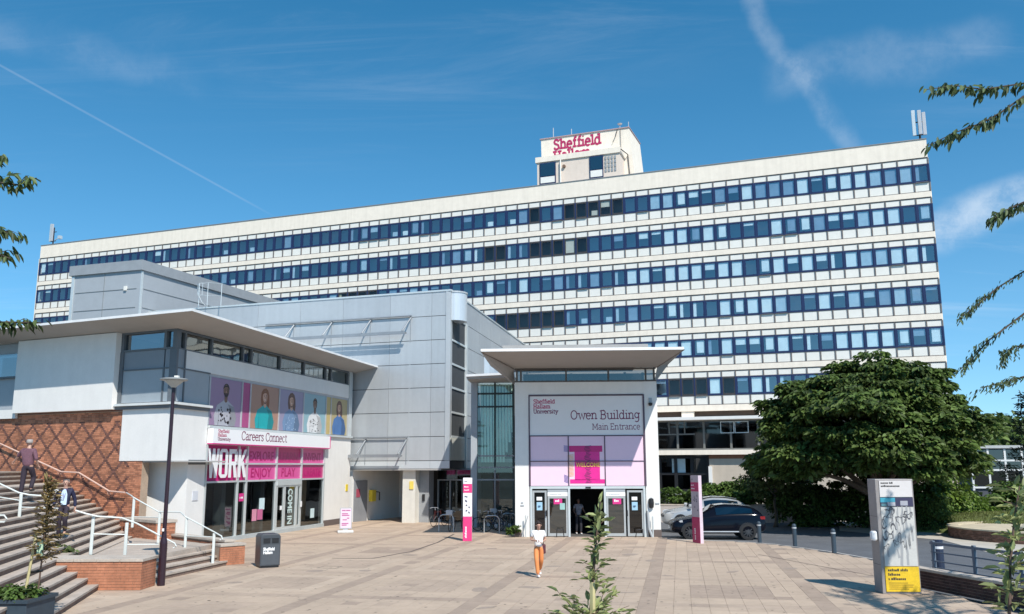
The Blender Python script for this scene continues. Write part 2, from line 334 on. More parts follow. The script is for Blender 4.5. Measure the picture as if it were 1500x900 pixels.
BRICKD = mat('dark_brick', (.15, .065, .048), .85, var=.12, island=.25)
MORTAR = mat('mortar', (.36, .27, .20), .95, var=.1)
STONE = mat('stone_coping', (.46, .40, .34), .9, var=.12, bump=.4, bscale=25)
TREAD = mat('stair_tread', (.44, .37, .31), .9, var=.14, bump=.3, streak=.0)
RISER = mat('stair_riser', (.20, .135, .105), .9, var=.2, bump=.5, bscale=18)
MAGENTA = mat('magenta_vinyl', (.62, .03, .22), .45, var=.03)
PLUM = mat('plum_letter', (.18, .015, .07), .5, var=.02)
CRIMSON = mat('crimson_letter', (.42, .02, .10), .5)
PRINTW = mat('white_print', (.82, .82, .82), .5, var=.01)
# ================================================================== ground
gm = mat('far_ground', (.10, .105, .085), .95, var=.3, scale=.05)
g = MB().poly([(-1500, -400, -.35), (1500, -400, -.35), (1500, 2500, -.35), (-1500, 2500, -.35)]).build('ground', gm); struct(g)
ASPH = mat('asphalt_road', (.115, .12, .13), .85, var=.12, scale=.8, bump=.5, bscale=60)
r = MB().poly([(6.4, 45.5, -.09), (6.9, 39, -.09), (10.5, 38.5, -.09), (12, 30, -.09), (10.8, 25.9, -.09), (12.8, 14, -.09), (40, 8, -.09), (60, 40, -.09), (60, 90, -.09), (-5, 95, -.09), (-5, 60.5, -.09), (6.4, 60.5, -.09)]).build('road', ASPH); struct(r)
# plaza: bed with individually laid slabs
def inside(x, y, P):
    c = False; n = len(P)
    for i in range(n):
        x1, y1 = P[i]; x2, y2 = P[(i+1) % n]
        if (y1 > y) != (y2 > y) and x < (x2-x1)*(y-y1)/(y2-y1)+x1: c = not c
    return c
PLZ = [(-16, 8), (13.6, 8), (12.2, 15), (11.5, 20), (10.95, 25.4), (12.3, 28.5), (12.75, 31.9), (12.15, 35.2), (11.0, 38.6), (9.66, 40.2), (8.3, 40.9), (7.0, 41.6), (6.8, 49.5), (-4.6, 55.5), (-7.5, 62), (-10.2, 62), (-15, 44), (-20, 30)]
JOINT = mat('paving_joint', (.28, .225, .18), .95, var=.2)
pl = MB().poly([(x, y, -.012) for x, y in PLZ]); pl.prism(PLZ, -.3, -.05)
plaza = pl.build('plaza_paving', JOINT); struct(plaza)
PM = [mat('paving_light', (.46, .352, .262), .85, var=.09, scale=.55, bump=.25, bscale=40),
      mat('paving_band', (.36, .272, .208), .85, var=.10, scale=.7, bump=.25, bscale=40),
      mat('paving_centre', (.42, .32, .242), .85, var=.10, scale=.6, bump=.25, bscale=40),
      mat('paving_pale', (.49, .38, .285), .85, var=.08, scale=.6, bump=.25, bscale=40)]
sa, ca = sin(radians(-10.5)), cos(radians(-10.5)); SU, SV = .42, .50
slabs = []
for i in range(-70, 60):
    for j in range(0, 130):
        u, v = i*SU-.89, j*SV+7.6; x, y = u*ca-v*sa, u*sa+v*ca
        if not inside(x, y, PLZ): continue
        a, b = i % 10, j % 10; cu, cv = i//10, j//10
        hsh = (cu*7+cv*13) % 5
        if a == 0: k = 1
        elif b == 0: k = 2 if hsh else 1
        elif 3 <= a <= 7 and 3 <= b <= 7 and hsh != 2: k = 2 if hsh != 4 else 1
        elif a in (1, 9) or b in (1, 9): k = 0
        else: k = 3 if (hsh in (1, 3)) else 0
        if rng.random() < .04: k = int(rng.integers(0, 3))
        slabs.append((hypot(x-.5, y-.0), x, y, k))
vis = [s for s in slabs if s[2] > 21 and abs(s[1]) < .58*s[2]+.3]; vis.sort(); near = vis[:300]; nearset = set((s[1], s[2]) for s in near)
smesh = []
for k in range(4):
    o = MB().box(-SU/2+.003, SU/2-.003, -SV/2+.003, SV/2-.003, -.05, 0).mesh('paving_slab'); o.materials.append(PM[k]); smesh.append(o)
rest = [MB() for _ in range(4)]
for d, x, y, k in slabs:
    h = -abs(rng.normal(0, .0012))
    if (x, y) in nearset:
        o = bpy.data.objects.new('paving_slab', smesh[k]); COL.objects.link(o); o.parent = plaza; o.location = (x, y, h); o.rotation_euler = (0, 0, radians(-10.5))
    else:
        R = rest[k]; b = len(R.v)
        for p, q in ((-1, -1), (1, -1), (1, 1), (-1, 1)):
            uu, vv = p*(SU/2-.004), q*(SV/2-.004); R.v.append((x+uu*ca-vv*sa, y+uu*sa+vv*ca, h))
        R.f.append((b, b+1, b+2, b+3))
        for e in range(4):
            b2 = len(R.v); p1, p2 = R.v[b+e], R.v[b+(e+1) % 4]; R.v += [(*p1[:2], -.03), (*p2[:2], -.03)]; R.f.append((b+e, b2, b2+1, b+(e+1) % 4))
for k in range(4): stuff(rest[k].build('paving_slab', PM[k], plaza))
DR = mat('drain_channel', (.12, .095, .08), .9)
def ribbon(pts, w, z, M, name, par):
    R = MB()
    for (x1, y1), (x2, y2) in zip(pts, pts[1:]):
        d = Vector((x2-x1, y2-y1)).normalized(); n = Vector((-d.y, d.x))*w/2
        R.poly([(x1-n.x, y1-n.y, z), (x2-n.x, y2-n.y, z), (x2+n.x, y2+n.y, z), (x1+n.x, y1+n.y, z)])
    return R.build(name, M, par)
ribbon([(-6.6, 33.5), (-5.1, 33.4), (-4.0, 36.0), (-3.3, 40.2), (-2.9, 45.0)], .10, .004, DR, 'drain_channel', plaza)
ribbon([(9.2, 34.4), (10.0, 31.0), (10.9, 27.6)], .05, .004, DR, 'drain_channel', plaza)
KERB = mat('granite_kerb', (.42, .39, .36), .85, var=.12, bump=.2)
kp = [(7.0, 41.66), (8.3, 40.96), (9.7, 40.26), (11.06, 38.64), (12.22, 35.2), (12.83, 31.9), (12.4, 28.5), (11.2, 25.9)]
for a, b in zip(kp, kp[1:]):
    n = max(1, int(hypot(b[0]-a[0], b[1]-a[1])/.9)); ang = atan2(b[1]-a[1], b[0]-a[0]); L = hypot(b[0]-a[0], b[1]-a[1])/n
    for i in range(n):
        MB().box(.006, L-.006, -.0, .13, -.3, .008).build('kerb_stone', KERB, plaza, (a[0]+(b[0]-a[0])*i/n, a[1]+(b[1]-a[1])*i/n, 0), ang)
gum = MB()
for i in range(900):
    gx, gy = random.uniform(-12, 12), random.uniform(20.5, 44)
    if not inside(gx, gy, PLZ): continue
    rr_ = random.uniform(.015, .045); gum.poly([(gx+rr_*cos(t_)*random.uniform(.7, 1.2), gy+rr_*sin(t_)*random.uniform(.7, 1.2), .0025) for t_ in (0, .9, 1.8, 2.7, 3.6, 4.5, 5.4)])
stuff(gum.build('gum_spot', mat('gum_grey', (.22, .18, .15), .9, var=.3, island=.4), plaza))
st_ = MB()
for i in range(26):
    gx, gy = random.uniform(-9, 11), random.uniform(21, 41)
    if not inside(gx, gy, PLZ): continue
    rx_, ry_ = random.uniform(.15, .5), random.uniform(.1, .3); a0_ = random.random()*3
    st_.poly([(gx+rx_*cos(t_)*random.uniform(.7, 1.15)*cos(a0_)-ry_*sin(t_)*sin(a0_), gy+rx_*cos(t_)*sin(a0_)+ry_*sin(t_)*random.uniform(.7, 1.1)*cos(a0_), .0018) for t_ in [2*pi*q_/12 for q_ in range(12)]])
stuff(st_.build('stain', mat('paving_stain', (.34, .265, .21), .8, var=.12), plaza))
MH = mat('manhole_iron', (.20, .17, .15), .7)
mh = MB().box(-.33, .33, -.025, 0, .001, .006).box(-.33, .33, .6, .625, .001, .006).box(-.33, -.305, 0, .6, .001, .006).box(.305, .33, 0, .6, .001, .006)
mh.build('manhole_frame', MH, plaza, (-6.15, 30.3, 0), radians(-10.5))

# ================================================================== tower block
TO, TA, TL = (35.8, 72.9), radians(-20.9), 102.1
tower = thing('office_tower', 'long cream concrete office block with rows of navy framed windows rising behind everything', 'building', (TO[0], TO[1], 0), TA)
BW, RP, Z0 = TL/84, 3.53, 29.32
core = MB().box(-TL+.05, -.05, 3.2, 15, 0, 30.2)
core.build('core_wall', ROOM, tower)
MB().box(-TL, 0, -.10, 15.2, Z0, 30.93).build('parapet', CREAM, tower)
for x0 in [-TL+i*8.5 for i in range(13)]:      # shallow joints in the parapet
    pass
MB().box(-TL-.03, .03, -.16, 15.3, 30.935, 31.0).build('parapet_capping', mat('lead_flashing', (.25, .25, .26), .6), tower)
for r in range(6):
    zt = Z0-RP*r; z1 = zt-3.06; z0 = zt-RP if r < 5 else 8.09
    MB().box(-TL, 0, -.10, 3.3, z0, z1).build('floor_band', CREAM, tower)
endw = MB().box(.0, .07, 0.07, 15, 0, 29.3).build('end_wall', CREAM, tower)
MB().box(-TL-.28, -TL, 0.02, 15, 0, 29.3).build('end_wall', CREAM, tower)
# glazing cell geometry, local to the cell's top right corner
HP = MB().box(-BW+.06, -.06, -.02, .02, -.56, -.10).mesh('header_panel'); HP.materials.append(WHITE)
WP = mat('white_panel', (.78, .755, .69), .55, var=.03)
HP.materials.clear(); HP.materials.append(WP)
SP = MB().box(-BW+.06, -.06, -.02, .02, -2.99, -2.24).mesh('spandrel_panel'); SP.materials.append(WP)
def frame_mb(M_):
    a, b, t = -BW+.055, -.055, .10
    f = MB().box(a, a+t, -.06, .06, -2.2, -.6).box(b-t, b, -.06, .06, -2.2, -.6).box(a+t, b-t, -.06, .06, -.73, -.6).box(a+t, b-t, -.06, .06, -2.2, -2.04)
    me = f.mesh('window'); me.materials.append(M_); return me
WFR = [frame_mb(NAVY), frame_mb(mat('weathered_frame', (.05, .045, .045), .5))]
PG = glass('tower_glass', (.90, .95, .97), .19, .015, (.86, .95, 1.0), .12)
PGD = glass('tower_glass_dark', (.75, .74, .70), .0, .03, (.9, .95, 1))
pme = []
for G_ in (PG, PGD):
    me = MB().poly([(-BW+.155, 0, -2.04), (-.155, 0, -2.04), (-.155, 0, -.73), (-BW+.155, 0, -.73)]).mesh('pane'); me.materials.append(G_); pme.append(me)
BL = [mat('pale_blind', (.72, .80, .79), .9, var=.06), mat('cream_blind', (.62, .66, .52), .9, var=.06), mat('blue_grey_blind', (.42, .54, .60), .9, var=.1), mat('dim_blind', (.22, .31, .40), .9, var=.1)]
def blind_me(x0, x1, z0, z1, M_):
    me = MB().poly([(x0, .03, z0), (x1, .03, z0), (x1, .03, z1), (x0, .03, z1)]).mesh('blind'); me.materials.append(M_); return me
a, b = -BW+.15, -.15
BM = {}
for k, M_ in enumerate(BL):
    BM['full', k] = blind_me(a, b, -2.06, -.7, M_); BM['half', k] = blind_me(a, b, -1.3, -.7, M_); BM['third', k] = blind_me(a, b, -1.0, -.7, M_)
    BM['left', k] = blind_me(a, a+.28, -2.06, -.7, M_); BM['low', k] = blind_me(a+.25, b, -2.06, -1.55, M_); BM['wide', k] = blind_me(a+.18, b-.1, -1.85, -.7, M_)
OPENV = MB().box(-BW+.10, -.10, -.16, -.02, -2.23, -2.19).mesh('open_vent'); OPENV.materials.append(BROWNF)
def lnk(name, me, par, loc, rot=(0, 0, 0)):
    o = bpy.data.objects.new(name, me); COL.objects.link(o); o.parent = par; o.location = loc; o.rotation_euler = rot; return o
def join_into(dst, me, loc):
    b = len(dst.v); dst.v += [(v.co.x+loc[0], v.co.y+loc[1], v.co.z+loc[2]) for v in me.vertices]; dst.f += [tuple(b+i for i in p.vertices) for p in me.polygons]
SW, SHP, SSP, SPN, SBL = MB(), MB(), MB(), [MB(), MB()], [MB(), MB(), MB(), MB()]
mull = MB(); mulln = MB(); NB = 50
for r in range(6):
    zt = Z0-RP*r
    mull.box(-TL, 0, -.05, .05, zt-.09, zt-.001).box(-TL, 0, -.05, .05, zt-3.059, zt-2.99)
    mull.box(-TL, 0, -.045, .045, zt-.61, zt-.555).box(-TL, 0, -.045, .045, zt-2.245, zt-2.19)
    for k in range(84):
        x = -k*BW
        dark = (r == 0 and 22 <= k <= 29 and rng.random() < .8) or (r == 1 and 25 <= k <= 33 and rng.random() < .85) or (r == 2 and 44 <= k <= 47) or (r == 3 and 27 <= k <= 32 and rng.random() < .7) or (r == 5 and 14 <= k <= 28 and rng.random() < .75)
        pv = .93 if k < 20 else (.7 if k < 34 else .45); kind = None
        if rng.random() < pv:
            kind = str(rng.choice(['full', 'full', 'full', 'wide', 'full', 'half', 'third', 'left'] if k < 22 else ['full', 'wide', 'half', 'third', 'left', 'low', 'left', 'full']))
        col = int(rng.choice(([0, 0, 2, 0, 3] if k < 22 else [2, 3, 3, 0, 2]) if not dark else [1, 1, 0])); 
        if dark and rng.random() < .5: kind = None
        wm, pm = WFR[1 if dark else 0], pme[1 if dark else 0]
        vent = rng.random() < .16
        if k < NB:
            w_ = lnk('window', wm, tower, (x, 0, zt))
            lnk('pane', pm, w_, (0, 0, 0), (float(rng.normal(0, .004)), 0, float(rng.normal(0, .005))))
            if kind: lnk('blind', BM[kind, col], w_, (0, 0, 0))
            if vent: lnk('open_vent', OPENV, w_, (0, 0, 0))
            lnk('spandrel_panel', SP, tower, (x, 0, zt)); lnk('header_panel', HP, tower, (x, 0, zt))
        else:
            join_into(SW, wm, (x, 0, zt)); join_into(SPN[1 if dark else 0], pm, (x, float(rng.normal(0, .004)), zt)); join_into(SSP, SP, (x, 0, zt)); join_into(SHP, HP, (x, 0, zt))
            if kind: join_into(SBL[col], BM[kind, col], (x, 0, zt))
for k in range(85):
    x = -k*BW
    for r in range(6): mull.box(x-.05, x+.05, -.085, .06, Z0-RP*r-2.99, Z0-RP*r-2.22).box(x-.05, x+.05, -.085, .06, Z0-RP*r-.60, Z0-RP*r-.09); mulln.box(x-.062, x+.062, -.09, .06, Z0-RP*r-2.219, Z0-RP*r-.601)
stuff(mull.build('mullion_grid', BROWNF, tower)); stuff(mulln.build('mullion_grid', NAVY, tower))
stuff(SW.build('window', NAVY, tower)); stuff(SSP.build('spandrel_panel', WP, tower)); stuff(SHP.build('header_panel', WP, tower))
stuff(SPN[0].build('pane', PG, tower))
if SPN[1].v: stuff(SPN[1].build('pane', PGD, tower))
for k in range(4):
    if SBL[k].v: stuff(SBL[k].build('blind', BL[k], tower))
# rooms behind the glass
rm = MB()
for r in range(6):
    zt = Z0-RP*r; rm.box(-TL+.1, -.1, .9, .95, zt-3.06, zt)
rm.build('room_lining', mat('room_lining', (.15, .165, .19), .95), tower)
# lower storeys
MB().box(-60, 0, -1.0, 3.2, 7.28, 7.54).build('ledge', WHITE, tower)
MB().box(-60, 0, -1.0, 3.2, 4.21, 4.62).build('ledge', CREAM, tower)
MB().box(-60, 0, .55, 3.3, 7.54, 8.09).build('recess_wall', mat('brown_recess', (.10, .07, .055), .9), tower)
for x in [-57, -50, -43, -36, -29, -21.4, -14.6, -7.8, -1]: MB().box(x-.55, x+.55, .02, .56, 7.54, 8.09).build('stub_column', CREAM, tower)
MB().box(-60, 0, .5, .55, 4.62, 7.28).build('dark_glazing', glass('lobby_glass', (.10, .10, .11), .02, .03), tower)
MB().box(-60, 0, 1.6, 1.7, 0, 7.28).build('room_lining', DARKROOM, tower)
fr = MB().box(-60, 0, .40, .49, 4.62, 4.78).box(-60, 0, .40, .49, 7.15, 7.28)
FRG = mat('grey_frame', (.14, .145, .14), .5)
for x in [-58+2.37*i for i in range(25)]: fr.box(x-.09, x+.09, .38, .5, 4.78, 7.15)
for x in (-23.2, -21.8): fr.box(x-.05, x+.05, .40, .49, 6.1, 7.15)
fr.box(-24.3, -20.9, .40, .49, 6.0, 6.12)
fr.build('window_frame', FRG, tower)
for x in (-18.0, -16.75):
    w_ = MB().box(x-.6, x+.6, .34, .40, 6.1, 6.16).box(x-.6, x+.6, .34, .40, 7.08, 7.14).box(x-.6, x-.54, .34, .40, 6.16, 7.08).box(x+.54, x+.6, .34, .40, 6.16, 7.08).build('opening_light', ALU, tower)
    MB().poly([(x-.54, .37, 6.16), (x+.54, .37, 6.16), (x+.54, .37, 7.08), (x-.54, .37, 7.08)]).build('pane', PG, w_)
TAN = mat('tan_render', (.50, .43, .35), .9, var=.05, streak=.05)
MB().box(-19.6, 0, -.4, .4, 0, 3.86).build('rendered_wall', TAN, tower)
MB().box(-19.6, 0, -.42, .4, 3.862, 4.209).build('brick_course', mat('rust_course', (.25, .12, .07), .9, var=.15), tower)
MB().box(-19.65, -19.35, -.6, -.41, 1.0, 3.2).build('white_post', WHITE, tower)
MB().box(-60, -19.6, .2, .25, 0, 4.21).build('dark_glazing', glass('lobby_glass2', (.12, .13, .14), .05, .02), tower)
fr = MB()
for x in [-19.75-1.45*i for i in range(26)]: fr.box(x-.14, x+.14, .05, .2, 0, 4.21)
for z in (1.1, 2.55, 4.0): fr.box(-60, -19.6, .08, .195, z-.1, z+.1)
fr.build('window_frame', BLACK, tower)
MB().box(-23.0, -21.8, .17, .195, 2.65, 3.88).build('window_poster', mat('pale_blue_film', (.55, .66, .68), .6), tower)
# rooftop plant rooms
up1 = MB().extr([(-36.0, 30.9), (-26.2, 30.9), (-26.75, 36.95), (-36.15, 36.95)], 3.0, 8)
up1.build('rooftop_wall', CREAM, tower)
MB().box(-36.25, -26.68, 2.9, 8.1, 36.96, 37.06).build('rooftop_capping', mat('mauve_flashing', (.42, .30, .30), .7), tower)
MB().box(-35.9, -27.3, 1.0, 2.99, 30.9, 34.2).build('rooftop_room', mat('peach_render', (.74, .62, .52), .85, var=.03, streak=.04), tower)
MB().box(-36.05, -27.2, .86, 2.99, 33.72, 34.28).build('rooftop_fascia', CREAM, tower)
def roofwin(x0, x1, z0, z1, zs, name='rooftop_window'):
    o = MB().box(x0, x1, .9, .99, z0, z1).build(name, NAVY, tower)
    MB().box(x0+.1, x1-.1, .87, .899, zs+.06, z1-.1).build('pane', glass('roof_glass', (.15, .2, .28), .12), o)
    MB().box(x0+.1, x1-.1, .87, .899, z0+.28, zs-.04).build('panel', WP, o)
roofwin(-35.6, -33.9, 31.2, 33.6, 32.15); roofwin(-30.35, -28.95, 31.2, 33.65, 32.2)
lou = MB()
for i in range(4):
    for j in range(4): lou.box(-28.8+i*.32, -28.6+i*.32, .94, .99, 31.9+j*.42, 32.2+j*.42)
lou.build('louvre', mat('grey_louvre', (.3, .32, .33), .6), tower)
MB().tube([(-33.35, .8, 31), (-33.35, .8, 33.6), (-33.35, .95, 33.75)], .07).build('downpipe', WP, tower)
MB().tube([(-27.1, .85, 34.0), (-26.9, 2.9, 34.1), (-26.7, 2.9, 31.2)], .05).build('cable', DARKROOM, tower)
MB().tube([(-27.9, 2.85, 36.9), (-28.1, 2.85, 36.2), (-28.4, 2.85, 35.6)], .04).build('cable', DARKROOM, tower)
MB().tube([(-27.6, 2.9, 36.9), (-27.55, 2.9, 31.2)], .025).build('cable', BROWNF, tower)
MB().disc(-33.0, 33.0, .16, .8, .98).build('alarm_box', mat('rust_brown', (.2, .12, .08), .8), tower)
sg = thing('rooftop_sign', 'crimson slab lettering on the cream wall at the very top of the long block', 'sign', (TO[0], TO[1], 0), TA)
slab('Sheffield', 1.10, -34.75, 35.66, 2.97, CRIMSON, sg, w=1.35, xs=.82, depth=.14, track=.15)
slab('Hallam', 1.10, -34.75, 34.44, 2.97, CRIMSON, sg, w=1.35, xs=.82, depth=.14, track=.15)
def LT(x, y, z):     # tower-local to world
    return (TO[0]+x*cos(TA)-y*sin(TA), TO[1]+x*sin(TA)+y*cos(TA), z)
GREYL = mat('antenna_grey', (.45, .47, .50), .5)
def rod(x, y, z0, z1, r, label):
    o = MB().tube([(0, 0, 0), (0, 0, z1-z0)], r, 6).build('aerial', GREYL, None, LT(x, y, z0)); tag(o, label, 'aerial', 'rods on the roof box')
rod(-35.1, 4, 37.06, 38.5, .05, 'tall thin aerial rod above the left end of the lettered roof box')
rod(-33.1, 4, 37.06, 38.1, .05, 'shorter thin aerial rod second from the left on the lettered roof box')
rod(-27.0, 4, 37.06, 38.0, .04, 'thin aerial rod at the right edge of the lettered roof box')
d = thing('satellite_dish', 'small white round dish on a stalk on the lettered roof box', 'dish', LT(-27.9, 4, 37.06), TA)
MB().tube([(0, 0, 0), (0, 0, .7)], .04, 6).build('stalk', GREYL, d)
MB().lathe([(.02, 0), (.2, .05), (.26, .14)], 14).build('bowl', WP, d, (0, 0, .72))
d = thing('satellite_dish', 'tiny pale dish at the left corner of the lettered roof box', 'dish', LT(-35.9, 4, 37.06), TA)
MB().tube([(0, 0, 0), (0, 0, .22)], .04, 6).build('stalk', GREYL, d); MB().lathe([(.02, 0), (.2, .05), (.26, .14)], 14).build('bowl', WP, d, (0, 0, .22))
def mast(x, label, k):
    t = thing('phone_mast', label, 'mast', LT(x, 1.2, 31.0), TA)
    MB().tube([(0, 0, 0), (0, 0, 2.6)], .09, 8).build('pole', DARKROOM, t)
    MB().tube([(-.45, 0, .8), (.45, 0, .8)], .05, 6).tube([(-.45, 0, 2.0), (.45, 0, 2.0)], .05, 6).build('bracket', DARKROOM, t)
    for j, (dx, dy) in enumerate(((-.42, -.1), (.05, -.3), (.42, 0))[:k]):
        MB().box(dx-.15, dx+.15, dy-.08, dy+.08, .75, 3.1-.12*j).build('antenna_panel', GREYL if j else ALU, t, bevel=.03)
    return t
mast(-.35, 'cluster of tall grey phone antenna panels on the right end of the roof', 3)
mk = mast(-101.6, 'phone antenna panels with side brackets on the far left end of the roof', 2)
MB().tube([(.3, 0, .9), (1.1, 0, 1.3)], .06, 6).build('arm', ALU, mk); MB().box(.9, 1.3, -.2, .2, 1.0, 1.4).build('radio_unit', ALU, mk)
d = MB().lathe([(.18, 0), (.18, .12), (.05, .16), (.05, .3), (.14, .34), (0, .42)], 10).build('roof_vent', WP, None, LT(-15.2, 1.5, 31.0)); tag(d, 'little white vent poking above the parapet right of the roof box', 'vent')
# ================================================================== silver clad building
GO, GA = (-9.8, 54.9), radians(-19)
gb = thing('clad_building', 'silver metal clad block with flush panels between the tower and the small entrance hall', 'building', (GO[0], GO[1], 0), GA)
GX0, GX1 = -17.0, 6.45
SEAMZ = [3.15, 3.62, 5.03, 6.47, 7.94, 9.37, 10.82, 12.28, 13.78]
MB().prism([(GX0+.05, .062), (GX1-.05, .062), (GX1-.05+24*cos(radians(98)), .06+24*sin(radians(98))), (GX0+.05, 20)], 3.16, 13.6).build('backing_wall', SEAM, gb)
vx = [GX1, 5.2, 2.4, -.9, -4.0, -7.2, -10.4, -13.6, GX0]
pm = [mat('silver_cladding_%s' % k, c, .42, metal=.25, var=.03, scale=.6, streak=.06) for k, c in (('a', (.47, .495, .51)), ('b', (.45, .475, .495)), ('c', (.49, .515, .53)))]
for i in range(len(SEAMZ)-1):
    for j in range(len(vx)-1):
        gz = .018
        if j == 0: x1 = vx[0]
        else: x1 = vx[j]-.008
        p = MB().box(vx[j+1]+.008, x1, 0, .06, SEAMZ[i]+gz, SEAMZ[i+1]-gz)
        M_ = pm[(i*3+j*5) % 3] if i else mat('pale_fascia', (.56, .60, .62), .4, metal=.2, var=.02)
        p.build('cladding_panel', M_, gb)
MB().box(GX0, GX1+.02, -.05, .3, 13.76, 13.86).build('parapet_capping', ALU, gb)
# side wall, a second frame turned at the corner
sx, sy, SRZ = GX1, 0, radians(79)-GA
def side(o): return o
def sb(name, mb, M_, **k): return mb.build(name, M_, gb, (sx, sy, 0), SRZ, **k)
sb('backing_wall', MB().box(4.0, 27, .07, .6, 3.2, 13.7), SEAM)
SX = [3.98, 7.6, 11.2, 14.8, 18.4, 22, 26]
for i in range(len(SEAMZ)-1):
    for j in range(len(SX)-1): sb('cladding_panel', MB().box(SX[j]+.008, SX[j+1]-.008, 0, .07, SEAMZ[i]+.018, SEAMZ[i+1]-.018), pm[(i+j) % 3] if i else pm[0])
sb('parapet_capping', MB().box(.1, 26, -.05, .3, 13.76, 13.86), ALU)
# stair glazing at the corner
sb('corner_post', MB().box(0.0, .42, .0, .3, 3.62, 13.76), GREYM)
sb('stair_interior', MB().box(.4, 4.0, 2.6, 2.7, 3.6, 13.7), mat('stair_wall', (.45, .47, .45), .9))
GG = glass('stair_glass', (.55, .68, .64), .10, .02, (.85, 1, .95))
for i in range(2, 7): sb('stair_window', MB().poly([(.45, .06, SEAMZ[i]+.05), (3.7, .06, SEAMZ[i]+.05), (3.7, .06, SEAMZ[i+1]-.05), (.45, .06, SEAMZ[i+1]-.05)]), GG)
for i in range(2, 8): sb('transom', MB().box(.42, 3.68, -.02, .1, SEAMZ[i]-.06, SEAMZ[i]+.06), ALU)
sb('mullion', MB().box(3.69, 3.97, -.10, .12, 3.2, 12.25), ALU)
fl = MB()
for i, z in enumerate([5.2, 6.6, 8.1, 9.6, 11.0]):
    fl.box(.5, 3.6, .9, 2.5, z, z+.18)
    b = len(fl.v); fl.v += [(.6, 1.0, z+.9), (3.4, 1.0, z+.35 if i % 2 else z+1.4), (3.4, 1.1, z+.45 if i % 2 else z+1.5), (.6, 1.1, z+1.0)]; fl.f.append((b, b+1, b+2, b+3))
sb('stair_landing', fl, mat('landing_grey', (.12, .14, .14), .8))
sb('corner_panel', MB().box(.1, 3.95, -.03, .05, 3.64, 4.96), mat('cream_panel', (.55, .55, .49), .6))
# drum at the corner top
dr = MB(); n = 14; cx, rr = .95, .78
for z0, z1 in ((12.0, 13.72),):
    P_ = [(cx-rr, .3)]+[(cx+rr*cos(pi+pi*k/n), -.02+rr*.95*sin(pi+pi*k/n)) for k in range(n+1)]+[(cx+rr, .3)]
    dr.prism(P_, z0, z1)
sb('corner_drum', dr, mat('bright_steel', (.60, .63, .65), .35, metal=.35, var=.02))
P_ = [(cx-rr-.03, .3)]+[(cx+(rr+.04)*cos(pi+pi*k/n), -.02+(rr+.04)*.95*sin(pi+pi*k/n)) for k in range(n+1)]+[(cx+rr+.03, .3)]
sb('drum_capping', MB().prism(P_, 13.70, 13.8), GREYM)
# sun screens fixed to the front (two tiers)
def screen(x0, x1, zt, zb, out_, nm):
    s_ = MB().tube([(x0, -.12, zt), (x1, -.12, zt)], .05, 6)
    s_.box(x0, x1-.15, -out_, -out_+.10, zb-.18, zb).box(x0, x1-.15, -out_+.22, -out_+.32, zb-.14, zb-.05)
    x = x1-.05
    while x > x0: s_.tube([(x, -.02, zt-.05), (x-.25, -out_, zb)], .05, 6); s_.tube([(x-.05, -.02, zt), (x-.05, -.02, zb-.6)], .018, 5); x -= 2.75
    s_.build(nm, mat('screen_grey', (.27, .29, .31), .45, metal=.3), gb)
screen(-6.5, 3.9, 12.36, 11.35, .75, 'sun_screen'); screen(-.35, 3.75, 4.98, 4.0, .75, 'sun_screen')
# undercroft
MB().box(-.2, 5.9, -.0, 12, 3.06, 3.155).build('undercroft_ceiling', SOFFIT, gb)
CC_ = [(3.30, .3, .85)]
colx = MB().box(3.28, 4.12, .35, 1.2, 0, 3.06).build('column', mat('cream_column', (.66, .64, .58), .8, var=.04, streak=.06), gb)
MB().box(3.75, 4.0, .30, .349, 1.95, 2.42).build('warning_sign', mat('warning_yellow', (.80, .62, .12), .5), gb)
MB().box(4.121, 4.75, .9, 1.6, 0, 3.06).build('grey_wall', mat('undercroft_grey', (.30, .31, .32), .8), gb)
MB().box(4.35, 4.5, .83, .899, 1.25, 1.65).build('intercom', BLACK, gb)
MB().box(2.6, 3.3, 5.6, 5.8, 0, 3.06).build('dark_door', DARKROOM, gb)
MB().box(-.2, 2.6, 5.6, 5.8, 0, 3.06).build('back_wall', WHITE, gb)
MB().box(4.7, 8.6, 5.0, 5.1, 0, 3.15).build('lobby_back_wall', DARKROOM, gb)
MB().box(4.76, 7.6, 2.25, 2.3, 0, 3.06).build('lobby_glazing', glass('under_glass', (.25, .26, .27), .03), gb)
fr = MB().box(4.76, 7.6, 2.1, 2.24, 2.44, 2.5)
for x in (4.8, 5.6, 6.4, 7.2): fr.box(x-.03, x+.03, 2.12, 2.24, 0, 2.44)
fr.build('window_frame', mat('mid_grey_frame', (.32, .33, .34), .5), gb)
MB().box(4.9, 7.6, 2.31, 2.33, 2.52, 3.0).build('maroon_band', mat('maroon_band', (.18, .02, .07), .6), gb)
MB().box(5.5, 7.0, 2.6, 2.7, 2.70, 2.76).build('ceiling_light', WP, gb)
# passage side wall with the grey door, in the shop building's line
MB().box(0, .2, 0, 6.0, 0, 3.15).build('passage_wall', WHITE, gb, (-.12, .02, 0), radians(-4))
MB().box(.2, .27, .15, 1.6, 0, 2.45).build('grey_door', mat('door_grey', (.24, .25, .27), .6), gb, (-.12, .02, 0), radians(-4))
MB().box(.27, .29, .35, .75, 1.45, 1.95).build('door_notice', mat('maroon_notice', (.35, .06, .10), .6), gb, (-.12, .02, 0), radians(-4))
MB().box(.2, .45, 1.9, 2.35, 1.15, 1.85).build('yellow_box', mat('sign_yellow', (.78, .60, .05), .5), gb, (-.12, .02, 0), radians(-4))
MB().tube([(.35, 2.4, 1.75), (.6, 2.5, 1.7), (.6, 2.5, 1.2)], .04, 6).build('black_hook', BLACK, gb, (-.12, .02, 0), radians(-4))
